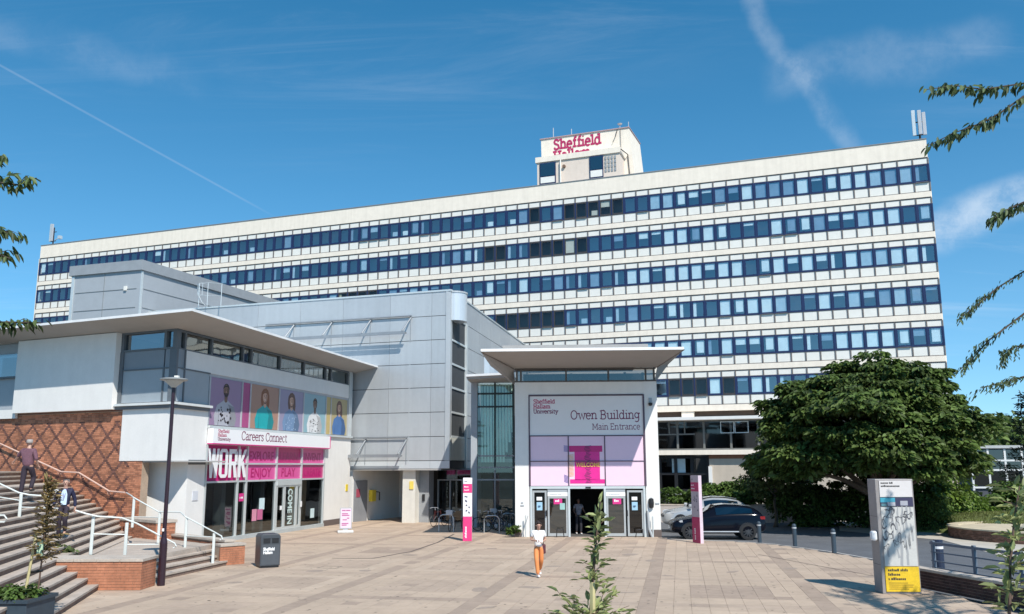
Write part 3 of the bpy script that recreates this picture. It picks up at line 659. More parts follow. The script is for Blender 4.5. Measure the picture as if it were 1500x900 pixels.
# set-back box on the roof behind
RB = thing('plant_room', 'set back flat grey panelled roof box behind the oversailing roof at the left', 'building', (-25.3, 59.2, 0), radians(-19))
MB().box(-6.0, 0, 0, 24, 13, 16.9).build('wall', GREYP, RB)
ang2 = radians(0)
MB().box(-6.15, .15, -.15, 24.1, 16.55, 17.25).build('roof_edge', mat('roof_edge_grey', (.29, .31, .33), .5), RB)
for z in (14.0, 15.3): MB().box(-5.6, -.3, -.03, -.001, z-.02, z+.02).build('seam', mat('panel_seam', (.22, .24, .25), .7), RB)
for x in (-3.1,): MB().box(x-.015, x+.015, -.03, -.001, 13, 16.5).build('seam', mat('panel_seam', (.22, .24, .25), .7), RB)
for z in (14.0, 15.3): MB().box(.001, .03, .3, 22, z-.02, z+.02).build('seam', mat('panel_seam', (.22, .24, .25), .7), RB)
MB().box(.001, .06, .0, .18, 13, 16.5).build('corner_trim', ALU, RB); MB().box(-5.98, -5.75, -.05, -.001, 13, 16.5).build('corner_trim', ALU, RB)
MB().box(-1.3, -1.1, -.12, -.001, 15.2, 15.5).build('wall_light', WP, RB)
# roof access cage
cg = thing('ladder_cage', 'pale hooped ladder cage standing on the roof edge', 'ladder', (-19.6, 57.4, 13.7), radians(-19)); cg.scale = (.68, .68, .56)
c_ = MB()
for x in (0, 1.0, 2.6): c_.tube([(x-1.8, 0, 0), (x-1.8, 0, 2.9-.25*(x > 2))], .035, 6)
c_.tube([(-1.8, 0, 2.9), (-.8, 0, 2.9), (.8, 0, 2.6)], .035, 6).tube([(-1.8, 0, 1.4), (.8, 0, 1.2)], .03, 6)
c_.build('rail', ALU, cg)
h = MB()
for z in (1.3, 2.0, 2.7): h.tube([(-1.3+.38*cos(pi+pi*k/8), -.1+.6*sin(pi+pi*k/8), z) for k in range(9)], .025, 5)
for k in (2, 4, 6): h.tube([(-1.3+.38*cos(pi+pi*k/8), -.1+.6*sin(pi+pi*k/8), z) for z in (1.3, 2.7)], .025, 5)
h.tube([(-1.3, -.7, 1.3), (-1.1, -.4, .5), (-.9, -.1, .1)], .04, 5)
h.build('hoop', ALU, cg)

# ================================================================== shop building at the left
CO = (-13.95, 36.63); RA, LA = radians(77), radians(-25)
sh = thing('shop_building', 'white rendered corner building with thin oversailing roof beside the brick stairs', 'building', (CO[0], CO[1], 0))
def R_(name, mb, M_, par=None, **k): return mb.build(name, M_, par or sh, (0, 0, 0), RA, **k)
def L_(name, mb, M_, par=None, **k): return mb.build(name, M_, par or sh, (0, 0, 0), LA, **k)
RL = 18.35
CG = glass('clerestory_glass', (.42, .46, .46), .16, .02, (.95, 1, .98), .1)
DG = mat('panel_blue_grey', (.215, .245, .275), .5, var=.03); LG = mat('panel_light_grey', (.33, .37, .40), .5, var=.03)
FRM = mat('window_frame_grey', (.12, .135, .15), .5)
# R side: upper wall
R_('core_wall', MB().box(2.8, RL, .5, 6, 4.3, 8.2), ROOM)
R_('white_band', MB().box(.72, RL-.5, .0, .3, 7.38, 8.16), WHITE)
R_('panel', MB().box(.12, .70, .02, .3, 7.40, 8.16), DG)
R_('clerestory', MB().poly([(.1, .12, 8.2), (17.7, .12, 8.2), (17.7, .12, 8.95), (.1, .12, 8.95)]), CG)
f_ = MB().box(0, RL-.5, .02, .2, 8.165, 8.22).box(0, RL-.5, .02, .2, 8.9, 9.0)
for x in (.06, .66, 2.7, 5.4, 6.2, 9.1, 11.85, 14.6, 15.35, 17.75): f_.box(x-.06, x+.06, .02, .2, 8.22, 8.9)
R_('window_frame', f_, FRM)
lm = MB()
for x in [1.2+.62*i for i in range(27)]: lm.box(x-.03, x+.03, .9, .95, 8.2, 8.95)
lm.box(.5, 17.5, .9, .95, 8.45, 8.5)
R_('interior_mullion', lm, mat('inner_frame', (.10, .10, .09), .7)); R_('interior_wall', MB().box(.8, 17.6, 3.5, 3.6, 7.4, 9.0), mat('olive_room', (.25, .25, .19), .9))
R_('panel', MB().box(.12, .62, .02, .3, 5.98, 7.36), LG); R_('panel', MB().box(.70, 2.58, .02, .3, 5.98, 7.36), LG)
f_ = MB().box(0, .12, -.03, .3, 5.95, 8.16).box(.62, .70, -.02, .3, 5.98, 8.16).box(.12, 2.62, -.015, .29, 7.34, 7.40)
R_('panel_frame', f_, FRM)
R_('sill', MB().box(-.2, 2.62, -.22, .1, 5.84, 5.94), mat('sill_white', (.62, .64, .63), .6))
R_('painted_sill_shadow', MB().box(-.14, 2.6, -.10, .1, 5.70, 5.838), FRM)  # dark strip painted as the shadow line under the sill
# white corner block and wall
blk = MB().prism([(0, 0), (0, 0), (0, 0)], 0, 0)
blk = MB()
cL, cR = Vector((cos(LA), sin(LA))), Vector((cos(RA), sin(RA))); nL, nR = Vector((sin(LA), -cos(LA))), Vector((sin(RA), -cos(RA)))
p0 = cL*-2.85; p1 = Vector((0, 0)); p2 = cR*2.62; p3 = p2-nR*3.0; p4 = p0-nL*3.0
blk.prism([tuple(p0), tuple(p1), tuple(p2), tuple(p3), tuple(p4)], 3.56, 5.70)
blk.build('corner_block', WHITE, sh)
R_('white_wall', MB().box(1.3, 2.62, -.004, .3, 0, 3.56), WHITE)
R_('grey_trim', MB().box(1.32, 2.6, -.03, .0-.006, 3.40, 3.60), FRM)
R_('wall_notice', MB().box(1.75, 2.15, -.03, -.005, 1.9, 2.3), mat('pale_notice', (.6, .62, .66), .6))
R_('return_wall', MB().box(1.3, 1.6, .3, 3.2, 0, 3.56), WHITE)
L_('recess_wall', MB().box(-1.75, -.36, 1.5, 1.7, 0, 3.56), WHITE)
L_('dark_door', MB().box(-2.7, -1.76, 1.3, 1.7, 0, 3.56), mat('maroon_black_door', (.03, .015, .02), .6))
L_('soffit', MB().box(-2.85, .2, .05, 3, 3.50, 3.558), SOFFIT)
# white walls right part
R_('white_wall', MB().box(14.78, RL, 0, .3, 0, 5.0), WHITE)
R_('plinth', MB().box(14.78, RL-.3, -.02, -.001, 0, .32), mat('plinth_brown', (.13, .10, .09), .8))
R_('end_pier', MB().box(RL-.48, RL, -.02, .3, 5.0, 9.0), ALU)
R_('sill', MB().box(2.64, RL, -.12, .1, 4.99, 5.10), ALU)
R_('white_wall', MB().box(2.62, 14.78, .06, .3, 4.32, 4.99), WHITE)
# window behind posters
f_ = MB().box(2.62, RL-.48, .04, .3, 7.25, 7.378)
for x in (2.66, 5.43, 6.2, 9.1, 11.87, 14.7, 15.37, 17.75): f_.box(x-.05, x+.05, -.01, .2, 5.12, 7.25)
R_('window_frame', f_, mat('poster_frame', (.42, .43, .45), .5))
R_('backing_wall', MB().box(2.7, 17.8, .22, .3, 5.10, 7.25), ROOM)
# posters (flat prints in the upper windows)
SK = [mat('print_skin_a', (.20, .11, .08), .5), mat('print_skin_b', (.55, .33, .24), .5)]
HR = [mat('print_hair_dark', (.025, .018, .02), .5), mat('print_hair_auburn', (.22, .08, .035), .5), mat('print_hair_brown', (.12, .06, .05), .5)]
def ell(cx, cz, rx, rz_, n=18, a0=0): return [(cx+rx*cos(a0+2*pi*k/n), cz+rz_*sin(a0+2*pi*k/n)) for k in range(n)]
def poster(x0, x1, bgc, label, skin, hair, long_, topc, topn, pat=None, dk=None):
    P = thing('window_poster', label, 'poster', (CO[0], CO[1], 0), RA)
    MB().box(x0, x1, .02, .05, 5.13, 7.24).build('backdrop', mat('print_bg_%d' % int(x0*10), tuple(.72*c+.28*.85*(bgc[0]+bgc[1]+bgc[2])/3 for c in bgc), .45, var=.02), P)
    cx = (x0+x1)/2; w = min(.66, (x1-x0)*.29); y = .018
    def fl(name, pts, M_, yy):
        b = MB(); b.poly([(cx+(px-cx)*1.28, yy, 5.14+(pz-5.14)*(1.03 if pz > 5.2 else 1)) for px, pz in pts]); return b.build(name, M_, P)
    if long_: fl('hair', [(cx-.27, 6.25), (cx-.33, 6.5), (cx-.30, 6.85), (cx-.15, 7.03), (cx+.05, 7.08), (cx+.22, 6.98), (cx+.32, 6.75), (cx+.35, 6.4), (cx+.30, 6.12), (cx+.12, 6.05), (cx-.1, 6.1)][::-1], hair, y)
    fl('torso', [(cx-w, 5.14), (cx-w*1.12, 5.55), (cx-w*.85, 6.0), (cx-.2, 6.2), (cx-.1, 6.28), (cx+.1, 6.28), (cx+.2, 6.2), (cx+w*.85, 6.0), (cx+w*1.15, 5.5), (cx+w, 5.14)][::-1], mat(topn, topc, .5), y-.001)
    fl('neck', [(cx-.1, 6.2), (cx-.1, 6.45), (cx+.1, 6.45), (cx+.1, 6.2), (cx, 6.14)][::-1], skin, y-.002)
    fl('face', ell(cx, 6.66, .19, .27)[::-1], skin, y-.003)
    fl('hair', [(cx+.21*cos(t), 6.72+.27*sin(t)) for t in [pi*k/10 for k in range(11)]]+[(cx-.16, 6.78), (cx-.05, 6.84), (cx+.1, 6.84), (cx+.17, 6.76)], hair, y-.004)
    for s_ in (-1, 1): fl('eye', ell(cx+s_*.075, 6.67, .03, .014, 8), HR[0], y-.005); fl('eyebrow', [(cx+s_*.04, 6.73), (cx+s_*.12, 6.725), (cx+s_*.12, 6.74), (cx+s_*.04, 6.75)], HR[0], y-.005)
    fl('mouth', [(cx-.07, 6.54), (cx, 6.52), (cx+.07, 6.54), (cx, 6.50)], PRINTW if not dk else PLUM, y-.005)
    fl('nose', [(cx-.02, 6.66), (cx+.02, 6.66), (cx+.035, 6.59), (cx-.03, 6.59)], mat('print_nose', (.35, .2, .15), .5), y-.005)
    fl('face_shade', [(cx+.19*cos(t)*1.0, 6.66+.27*sin(t)) for t in [-pi/2+pi*k/9 for k in range(10)]]+[(cx+.07, 6.85), (cx+.05, 6.5)], mat('print_shade_%s' % skin.name, (.13, .07, .055) if dk or skin is SK[0] else (.38, .21, .15), .5), y-.0032)
    fl('torso_shade', [(cx+w*.35, 5.14), (cx+w*.5, 5.8), (cx+w*.2, 6.1), (cx+w*.85, 6.0), (cx+w*1.15, 5.5), (cx+w, 5.14)][::-1], mat(topn+'_shade', tuple(c*.62 for c in topc), .5), y-.0014)
    fl('torso_shade', [(cx-w*.72, 5.14), (cx-w*.66, 5.7), (cx-w*.62, 5.7), (cx-w*.64, 5.14)], mat(topn+'_shade', tuple(c*.62 for c in topc), .5), y-.0015)
    fl('neck_shade', [(cx-.1, 6.40), (cx+.1, 6.42), (cx+.08, 6.33), (cx-.06, 6.31)], mat('print_neck_shade', (.16, .085, .065), .5), y-.0028)
    fl('hair_light', [(cx-.13, 6.88), (cx-.02, 6.95), (cx+.06, 6.93), (cx-.04, 6.90)], mat('print_hair_light', (.20, .13, .10), .5), y-.0045)
    if dk: fl('beard', [(cx-.17, 6.58), (cx-.08, 6.56), (cx+.08, 6.56), (cx+.17, 6.58), (cx+.1, 6.42), (cx, 6.38), (cx-.1, 6.42)], HR[0], y-.0045)
    if pat:
        b = MB()
        for q in range(26):
            px, pz = cx+random.uniform(-w*.85, w*.85), random.uniform(5.2, 5.95); rr = random.uniform(.03, .07) if dk else .035
            b.poly([(u, y-.006, v) for u, v in ell(px, pz, rr*random.uniform(.7, 1.6), rr, 7, random.random())])
        b.build('shirt_pattern', pat, P)
    return P
poster(2.71, 5.37, (.33, .19, .35), 'window poster of a bearded man in a patterned top on plum, nearest the corner', SK[0], HR[0], False, (.42, .42, .46), 'print_top_a', HR[0], True)
poster(6.25, 9.05, (.45, .22, .14), 'window poster of a woman in a turquoise jumper on terracotta', SK[1], HR[1], True, (.01, .36, .38), 'print_top_b')
poster(9.15, 11.82, (.30, .26, .42), 'window poster of a woman with wavy hair in blue dungarees on lilac', SK[1], HR[2], True, (.16, .26, .42), 'print_top_c', mat('print_denim', (.35, .45, .6), .5))
poster(11.92, 14.65, (.22, .45, .52), 'window poster of a smiling person in a spotted white shirt on pale blue', SK[0], HR[0], False, (.70, .70, .70), 'print_top_d', HR[0])
poster(15.42, 17.7, (.45, .36, .14), 'window poster of a long haired woman in a blue top on mustard, farthest right', SK[1], HR[2], True, (.06, .16, .38), 'print_top_e')
R_('coloured_pane', MB().box(5.48, 6.15, .02, .05, 5.13, 7.24), mat('film_plum', (.38, .07, .20), .45)); R_('coloured_pane', MB().box(14.75, 15.32, .02, .05, 5.13, 7.24), mat('film_ochre', (.5, .38, .15), .45))
# shop sign
ss = thing('shop_sign', 'long white fascia sign with dark slab lettering above the magenta windows', 'sign', (CO[0], CO[1], 0), RA)
MB().box(2.66, 14.75, -.28, -.0, 4.33, 4.97).build('board', mat('sign_white', (.84, .84, .84), .5, var=.01), ss)
MB().box(14.752, 14.80, -.30, .0, 4.31, 4.98).build('end_cap', MAGENTA, ss); MB().box(2.66, 14.75, -.295, .0, 4.285, 4.329).build('lower_edge', MAGENTA, ss)
slab('Careers Connect', .40, 5.05, 4.52, -.282, PLUM, ss, w=.80, xs=1.13)
for i, t in enumerate(('Sheffield', 'Hallam', 'University')): slab(t, .135, 3.05, 4.80-.175*i, -.282, (CRIMSON, CRIMSON, PLUM)[i], ss, w=1.15, xs=1.25)
# magenta window band
mw = thing('window_band', 'magenta window film band with giant white letters and small red words', 'window graphic', (CO[0], CO[1], 0), RA)
cols = [2.70, 5.40, 6.18, 9.10, 11.88, 14.70]
MAG2 = mat('magenta_film_light', (.66, .09, .30), .3, var=.03); MAG1 = mat('magenta_film_dark', (.50, .015, .16), .3, var=.03); MAG3 = mat('magenta_film_deep', (.42, .01, .13), .3)
words = [['', '', 'EXPLORE', 'LEARN', 'INVENT'], ['', '', 'ENJOY', 'PLAY', 'CREATE']]
for r, (z0, z1) in enumerate(((3.48, 4.26), (2.68, 3.40))):
    for c in range(5):
        MB().box(cols[c]+.05, cols[c+1]-.05, .06, .09, z0, z1).build('film_panel', MAG1 if c < 2 else (MAG2 if (c+r) % 2 == 0 or c == 2 else MAG1), mw)
        if words[r][c]: txt(words[r][c], .62, (cols[c]+cols[c+1])/2, z0+.12, .058, MAG3, mw, bold=.012, xs=.95 if len(words[r][c]) > 5 else 1.1, align='CENTER', depth=.004)
f_ = MB().box(2.62, 14.78, -.02, .12, 3.40, 3.48).box(2.62, 14.78, -.02, .12, 4.26, 4.32).box(2.62, 14.78, -.02, .12, 2.60, 2.68)
for x in cols: f_.box(x-.05, x+.05, -.03, .12, .18, 2.60).box(x-.05, x+.05, -.03, .12, 2.68, 3.40).box(x-.05, x+.05, -.03, .12, 3.48, 4.26)
R_('window_frame', f_, ALU)
for i, (cx_, ch) in enumerate(zip((3.18, 4.03, 4.84, 5.66), 'WORK')):
    w_ = .72
    Z0_, Z1_ = 2.82, 4.10; y0, y1 = -.045, -.036; t_ = .22; L_b = MB(); H_ = Z1_-Z0_; x0 = cx_-w_/2; x1 = cx_+w_/2
    if ch == 'W':
        for a, b in ((0, .25), (.25, .5), (.5, .75), (.75, 1)):
            zz = [(a, 1), (b, 0)] if a in (0, .5) else [(a, 0), (b, 1)]
            (u0_, v0_), (u1_, v1_) = zz; L_b.extr([(x0+u0_*w_-.07, Z0_+v0_*H_), (x0+u0_*w_+.11, Z0_+v0_*H_), (x0+u1_*w_+.11, Z0_+v1_*H_), (x0+u1_*w_-.07, Z0_+v1_*H_)], y0-.001*int(a*4), y1)
    if ch == 'O': L_b.box(x0, x0+t_, y0, y1, Z0_+.15, Z1_-.15).box(x1-t_, x1, y0, y1, Z0_+.15, Z1_-.15).extr([(x0, Z1_-.15), (x1, Z1_-.15), (x1-.15, Z1_), (x0+.15, Z1_)], y0, y1).extr([(x0+.15, Z0_), (x1-.15, Z0_), (x1, Z0_+.15), (x0, Z0_+.15)], y0, y1)
    if ch == 'R': L_b.box(x0, x0+t_, y0, y1, Z0_, Z1_).box(x0+t_, x1-.08, y0, y1, Z1_-.2, Z1_).box(x1-t_, x1, y0, y1, Z0_+.72, Z1_-.1).box(x0+t_, x1-.08, y0, y1, Z0_+.55, Z0_+.72).extr([(x0+.36, Z0_+.55), (x0+.58, Z0_+.55), (x1, Z0_), (x1-.24, Z0_)], y0, y1)
    if ch == 'K': L_b.box(x0, x0+t_, y0, y1, Z0_, Z1_).extr([(x0+t_, Z0_+.5), (x0+t_, Z0_+.8), (x1-.2, Z1_), (x1+.02, Z1_)], y0, y1).extr([(x1-.22, Z0_), (x1+.02, Z0_), (x0+.46, Z0_+.75), (x0+.26, Z0_+.6)], y0-.001, y1)
    L_b.build('giant_letter', PRINTW, mw)
# shop front glazing
SG = glass('shop_glass', (.30, .32, .33), .06, .015, (.95, 1, .98), .08)
for i, (a, b) in enumerate(((2.75, 5.35), (5.45, 6.13), (6.23, 9.05), (11.93, 14.65))):
    R_('shop_window', MB().poly([(a, .05, .22), (b, .05, .22), (b, .05, 2.6), (a, .05, 2.6)]), SG)
R_('threshold', MB().box(2.62, 14.78, -.06, .2, 0.0, .18), mat('threshold_grey', (.42, .45, .45), .6))
R_('room_back', MB().box(2.6, 15, 5.0, 5.1, 0, 4.3), mat('shop_dark', (.05, .045, .05), .9)); R_('room_side', MB().box(14.8, 14.9, .3, 5, 0, 4.3), mat('shop_dark2', (.06, .055, .06), .9))
R_('room_floor', MB().box(2.6, 14.8, .2, 5, .02, .10), mat('room_carpet', (.30, .25, .19), .9)); R_('room_ceiling', MB().box(2.6, 14.8, .3, 5, 2.9, 3.0), mat('room_ceiling', (.1, .1, .1), .9))
for x in (4.9, 8.5, 12.6): R_('curtain_panel', MB().box(x, x+.35, .5, .9, .2, 2.6), mat('grey_green_curtain', (.33, .38, .37), .8))
# doors
dr_ = thing('automatic_door', 'aluminium framed sliding doors with big pale sideways letters', 'door', (CO[0], CO[1], 0), RA)
MB().box(9.15, 11.83, -.06, .12, 2.36, 2.595).build('header', ALU, dr_)
for a, b, n_ in ((9.2, 10.0, 0), (10.05, 11.35, 1), (11.4, 11.82, 0)):
    f2 = MB().box(a, a+.08, -.03, .06, .18, 2.36).box(b-.08, b, -.03, .06, .18, 2.36).box(a+.08, b-.08, -.03, .06, .18, .3).box(a+.08, b-.08, -.03, .06, 2.28, 2.36).build('door_leaf', ALU, dr_)
    MB().poly([(a+.08, .02, .3), (b-.08, .02, .3), (b-.08, .02, 2.28), (a+.08, .02, 2.28)]).build('pane', SG, f2)
txt('COME IN', .50, 10.42, 2.15, .005, mat('pale_green_letter', (.55, .68, .66), .5), dr_, bold=.012, xs=1.0, depth=.01, rot90=False).rotation_euler = (0, 0, 0)
# turn the letters a quarter so they read downward
L_o = [o for o in COL.objects if o.parent == dr_ and o.name.startswith('lettering')][0]
for v in L_o.data.vertices:
    dx_, dz_ = v.co.x-10.42, v.co.z-2.15; v.co.x = 10.50+dz_*1.3; v.co.z = 2.18-dx_*.88
MB().box(9.55, 9.75, -.05, -.03, 1.15, 1.35).box(11.72, 11.9, -.09, -.07, 1.2, 1.5).build('door_notice', PRINTW, dr_)
def decal(name, x, z, w, h, M_, par=None, y=.03): return MB().box(x, x+w, y-.012, y, z, z+h).build(name, M_, par or sh, (0, 0, 0), RA if par is None else 0)
decal('magenta_sticker', 5.62, 1.72, .42, .36, MAGENTA); print_line(3, .17, 5.68, 1.84, .016, PRINTW, sh, rz=RA)
decal('white_notice', 7.55, 1.25, .5, .55, mat('pale_cyan_notice', (.55, .68, .7), .6)); decal('pink_poster', 6.9, .75, .42, .55, mat('pink_paper', (.62, .25, .35), .6)); decal('pink_poster', 7.4, .78, .5, .5, mat('pink_paper2', (.5, .12, .25), .6))
decal('white_notice', 13.2, .55, .45, .5, mat('pale_cyan_notice', (.55, .68, .7), .6))
MB().box(17.75, 18.05, -.03, -.003, 1.85, 2.25).build('yellow_notice', mat('sign_yellow', (.78, .60, .05), .5), sh, (0, 0, 0), RA)
# L side
L_('wall', MB().box(-9.45, -3.2, -.30, .3, 5.72, 9.0), WHITE)
L_('panel', MB().box(-3.05, -.70, .02, .3, 7.40, 8.16), DG); L_('panel', MB().box(-.62, -.02, .02, .3, 7.40, 8.16), DG)
L_('panel', MB().box(-3.0, -.70, .02, .3, 5.98, 7.34), LG); L_('panel', MB().box(-.62, -.02, .02, .3, 5.98, 7.34), LG)
f_ = MB().box(-3.15, .0, -.02, .25, 7.34, 7.40).box(-.70, -.62, -.02, .25, 5.98, 7.34).box(-3.2, -3.0, -.04, .3, 5.95, 8.16).box(-3.2, 0, -.02, .25, 8.165, 8.24).box(-3.2, 0, -.02, .25, 8.92, 9.0).box(-.72, -.58, -.02, .2, 8.24, 8.92).box(-3.2, -3.05, -.02, .2, 8.24, 8.92).box(-.10, .02, -.03, .2, 8.24, 8.92)
L_('panel_frame', f_, FRM)
L_('clerestory', MB().poly([(-3.05, .1, 8.24), (-.02, .1, 8.24), (-.02, .1, 8.92), (-3.05, .1, 8.92)]), glass('clerestory_glass2', (.30, .33, .34), .26, .02, (.9, .95, 1), .1))
L_('interior_wall', MB().box(-3.0, -.9, 1.9, 2.0, 7.3, 9), mat('dim_room', (.16, .16, .17), .9))
L_('sill', MB().box(-3.2, .2, -.22, .1, 5.84, 5.94), mat('sill_white', (.62, .64, .63), .6)); L_('painted_sill_shadow', MB().box(-3.2, .14, -.10, .1, 5.70, 5.838), FRM)  # same painted shadow strip below the sill on this side
L_('far_window', MB().box(-13, -9.6, .05, .1, 7.45, 8.5), glass('clerestory_glass2', (.3, .33, .34), .2)); L_('far_panel', MB().box(-13, -9.46, .1, .4, 5.72, 7.44), GREYP); L_('far_wall', MB().box(-13, -9.46, .12, .4, 8.5, 9.0), GREYP); L_('far_sill', MB().box(-13, -9.46, -.06, .1, 7.36, 7.45), FRM)
L_('far_room', MB().box(-13, -9.5, 1.5, 1.6, 7.3, 8.6), DARKROOM); L_('floor_band', MB().box(-13, -9.46, -.12, .0, 5.5, 5.9), WHITE)
# brick wall built brick by brick (stuff), diamond pattern in dark headers
BX0, BX1, BY, BZ0, BZ1 = -13.0, -1.55, .02, .3, 5.68
L_('brick_bed', MB().box(BX0, BX1-.01, BY+.012, BY+.4, BZ0, BZ1), MORTAR)
b1, b2 = MB(), MB(); nrow = int((BZ1-BZ0)/.075)
for rr in range(nrow):
    z = BZ0+rr*.075; dk = []
    if z < 5.25:
        for sgn in (1, -1):
            for k in range(-22, 22):
                xc = 1.05*(k-sgn*z/1.02)
                if BX0+.3 < xc < -2.3: dk.append(xc)
    dk.sort(); iv = []
    for xc in dk:
        if iv and xc-.085 < iv[-1][1]+.02: iv[-1][1] = xc+.085
        else: iv.append([xc-.085, xc+.085])
    def row(bb, x0, x1, first=.225):
        x = x1; f = first
        while x > x0+.005:
            xn = max(x0, x-f); 
            if xn-x0 < .05: xn = x0
            bb.box(xn+.005, x-.005, BY-.003*random.random(), BY+.02, z+.005, z+.07); x = xn; f = .225
    cur = BX1
    for a_, b_ in iv[::-1]:
        row(b1, b_, cur, .225 if rr % 2 else .1125); row(b2, a_, b_); cur = a_
    row(b1, BX0, cur)
stuff(L_('brick', b1, BRICK)); stuff(L_('brick', b2, BRICKD))
L_('brick_shadow_course', MB().box(-13, -2.87, BY-.0, .3, 5.66, 5.71), BRICKD)  # dark strip painted as shade under the overhanging white wall
# thin roof
nLv, nRv = nL, nR
def corner_off(a, b): # a outwards from R, b outwards from L
    M2 = Matrix(((nR.x, nR.y), (nL.x, nL.y))); return M2.inverted() @ Vector((a, b))
o1 = corner_off(2.05, 1.75); re = cR*(RL+.35)+nR*1.55; le = cL*-14+nL*1.9
o2 = corner_off(-.3, -.3)
rf = MB()
top = [tuple(le), tuple(o1), tuple(re), tuple(cR*(RL+.35)-nR*10), tuple(cL*-14-nL*10)]
rf.prism(top, 9.28, 9.38); rf.build('roof_slab', mat('roof_white', (.78, .78, .77), .6), sh)
i1 = corner_off(.05, .05); sf = MB(); A = [le, o1, re]; B = [cL*-14+nL*.05, i1, cR*(RL+.35)+nR*.05]
for (a, b, c, d) in ((A[0], A[1], B[1], B[0]), (A[1], A[2], B[2], B[1])):
    sf.poly([(a.x, a.y, 9.275), (d.x, d.y, 8.99), (c.x, c.y, 8.99), (b.x, b.y, 9.275)])
sf.build('soffit', SOFFIT, sh)
R_('roof_vent', MB().box(15.9, 17.1, -.9, .4, 9.38, 9.62), ALU)

# ================================================================== entrance hall
EO, EA = (0.12, 43.2), radians(-3)
en = thing('entrance_hall', 'small white entrance hall under a deep oversailing canopy', 'building', (EO[0], EO[1], 0), EA)
def E_(name, mb, M_, par=None, **k): return mb.build(name, M_, par or en, (0, 0, 0), 0, **k)
EW = 6.85
E_('wall', MB().box(0, .68, 0, .4, 0, 7.3), WHITE); E_('wall', MB().box(6.2, EW, 0, .4, 0, 7.3), WHITE); E_('wall', MB().box(.68, 6.2, .02, .4, 6.7, 7.3), WHITE)
E_('plinth', MB().box(6.25, EW+.02, -.02, .4, 0, .33), mat('plinth_brown', (.13, .10, .09), .8)); E_('plinth', MB().box(-.02, .3, -.02, .4, 0, .3), mat('plinth_brown', (.13, .10, .09), .8))
E_('side_wall', MB().box(EW-.3, EW, .4, 11, 0, 7.3), WHITE); E_('side_wall', MB().box(0, .3, .4, 11, 0, 7.3), WHITE)
E_('upper_wall', MB().box(.7, 6.2, .22, .4, 2.4, 6.7), ROOM)
E_('back_wall', MB().box(.3, 6.5, 5.2, 5.3, 0, 3), DARKROOM); E_('lobby_ceiling', MB().box(.3, 6.5, .45, 5.2, 2.45, 2.5), DARKROOM); E_('lobby_floor', MB().box(.3, 6.5, .1, 5.2, -.01, .012), mat('lobby_mat', (.10, .095, .09), .9))
# clerestory
E_('clerestory', MB().poly([(.1, .1, 7.36), (EW-.1, .1, 7.36), (EW-.1, .1, 7.92), (.1, .1, 7.92)]), glass('entrance_clerestory', (.25, .25, .25), .06))
f_ = MB().box(0, EW, -.02, .2, 7.30, 7.37).box(0, EW, -.02, .2, 7.92, 7.98)
for x in (.1, .3, 2.5, 4.55, 6.35, 6.75): f_.box(x-.04, x+.04, .0, .2, 7.37, 7.92)
E_('window_frame', f_, mat('bronze_frame', (.09, .08, .075), .5))
E_('room', MB().box(.3, EW-.3, 3, 3.1, 7.3, 8), DARKROOM)
f_ = MB()
for i in range(14): f_.box(.5+i*.44, .62+i*.44, .8, .85, 7.36, 7.36+random.uniform(.2, .5))
E_('interior_shapes', f_, mat('interior_mid', (.2, .2, .2), .9))
# canopy: thin white edge, tapered soffit
cf = [(-1.3, -4.15), (7.65, -4.15), (7.65, 1.6), (-1.3, 1.6)]
E_('canopy_edge', MB().prism(cf, 8.30, 8.42), mat('canopy_white', (.78, .78, .77), .55))
sf = MB(); lo = [(-.05, -.05, 7.98), (EW+.05, -.05, 7.98), (EW+.05, 1.6, 7.5), (-.05, 1.6, 7.5)]; hi = [(x, y, 8.295) for x, y in cf]
ridge = [(-.05, -.05, 7.98), (EW+.05, -.05, 7.98)]
sf.poly([hi[0], hi[1], lo[1], lo[0]][::-1]); sf.poly([hi[1], hi[2], (EW+.05, 1.6, 7.3), lo[1]][::-1]); sf.poly([hi[3], hi[0], lo[0], (-.05, 1.6, 7.3)][::-1])
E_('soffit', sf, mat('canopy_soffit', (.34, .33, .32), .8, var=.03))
E_('soffit_rib', MB().tube([hi[0], lo[0]], .03, 5).tube([hi[1], lo[1]], .03, 5).tube([(-1.0, -3.2, 8.22), (0, -.3, 7.9)], .02, 5), BROWNF)
E_('roof_upstand', MB().box(-.4, 6.2, -3.0, 6, 8.42, 8.72), mat('upstand_grey', (.30, .29, .28), .7))
E_('camera_dome', MB().lathe([(0, -.1), (.08, -.07), (.1, 0), (.1, .06), (0, .08)], 12), BLACK).location = (6.52, -.1, 6.2)
E_('camera_bracket', MB().box(6.45, 6.6, -.05, .0, 6.3, 6.5), GREYP)
E_('lamp_box', MB().lathe([(0, -.25), (.11, -.2), (.13, 0), (.11, .2), (0, .25)], 12), BLACK).location = (6.42, -.08, 1.55)
E_('door_plate', MB().box(6.62, 6.8, -.03, 0, 1.5, 1.56).box(.28, .38, -.03, 0, 1.55, 1.6).box(.25, .42, -.03, 0, 1.42, 1.47), GREYP)
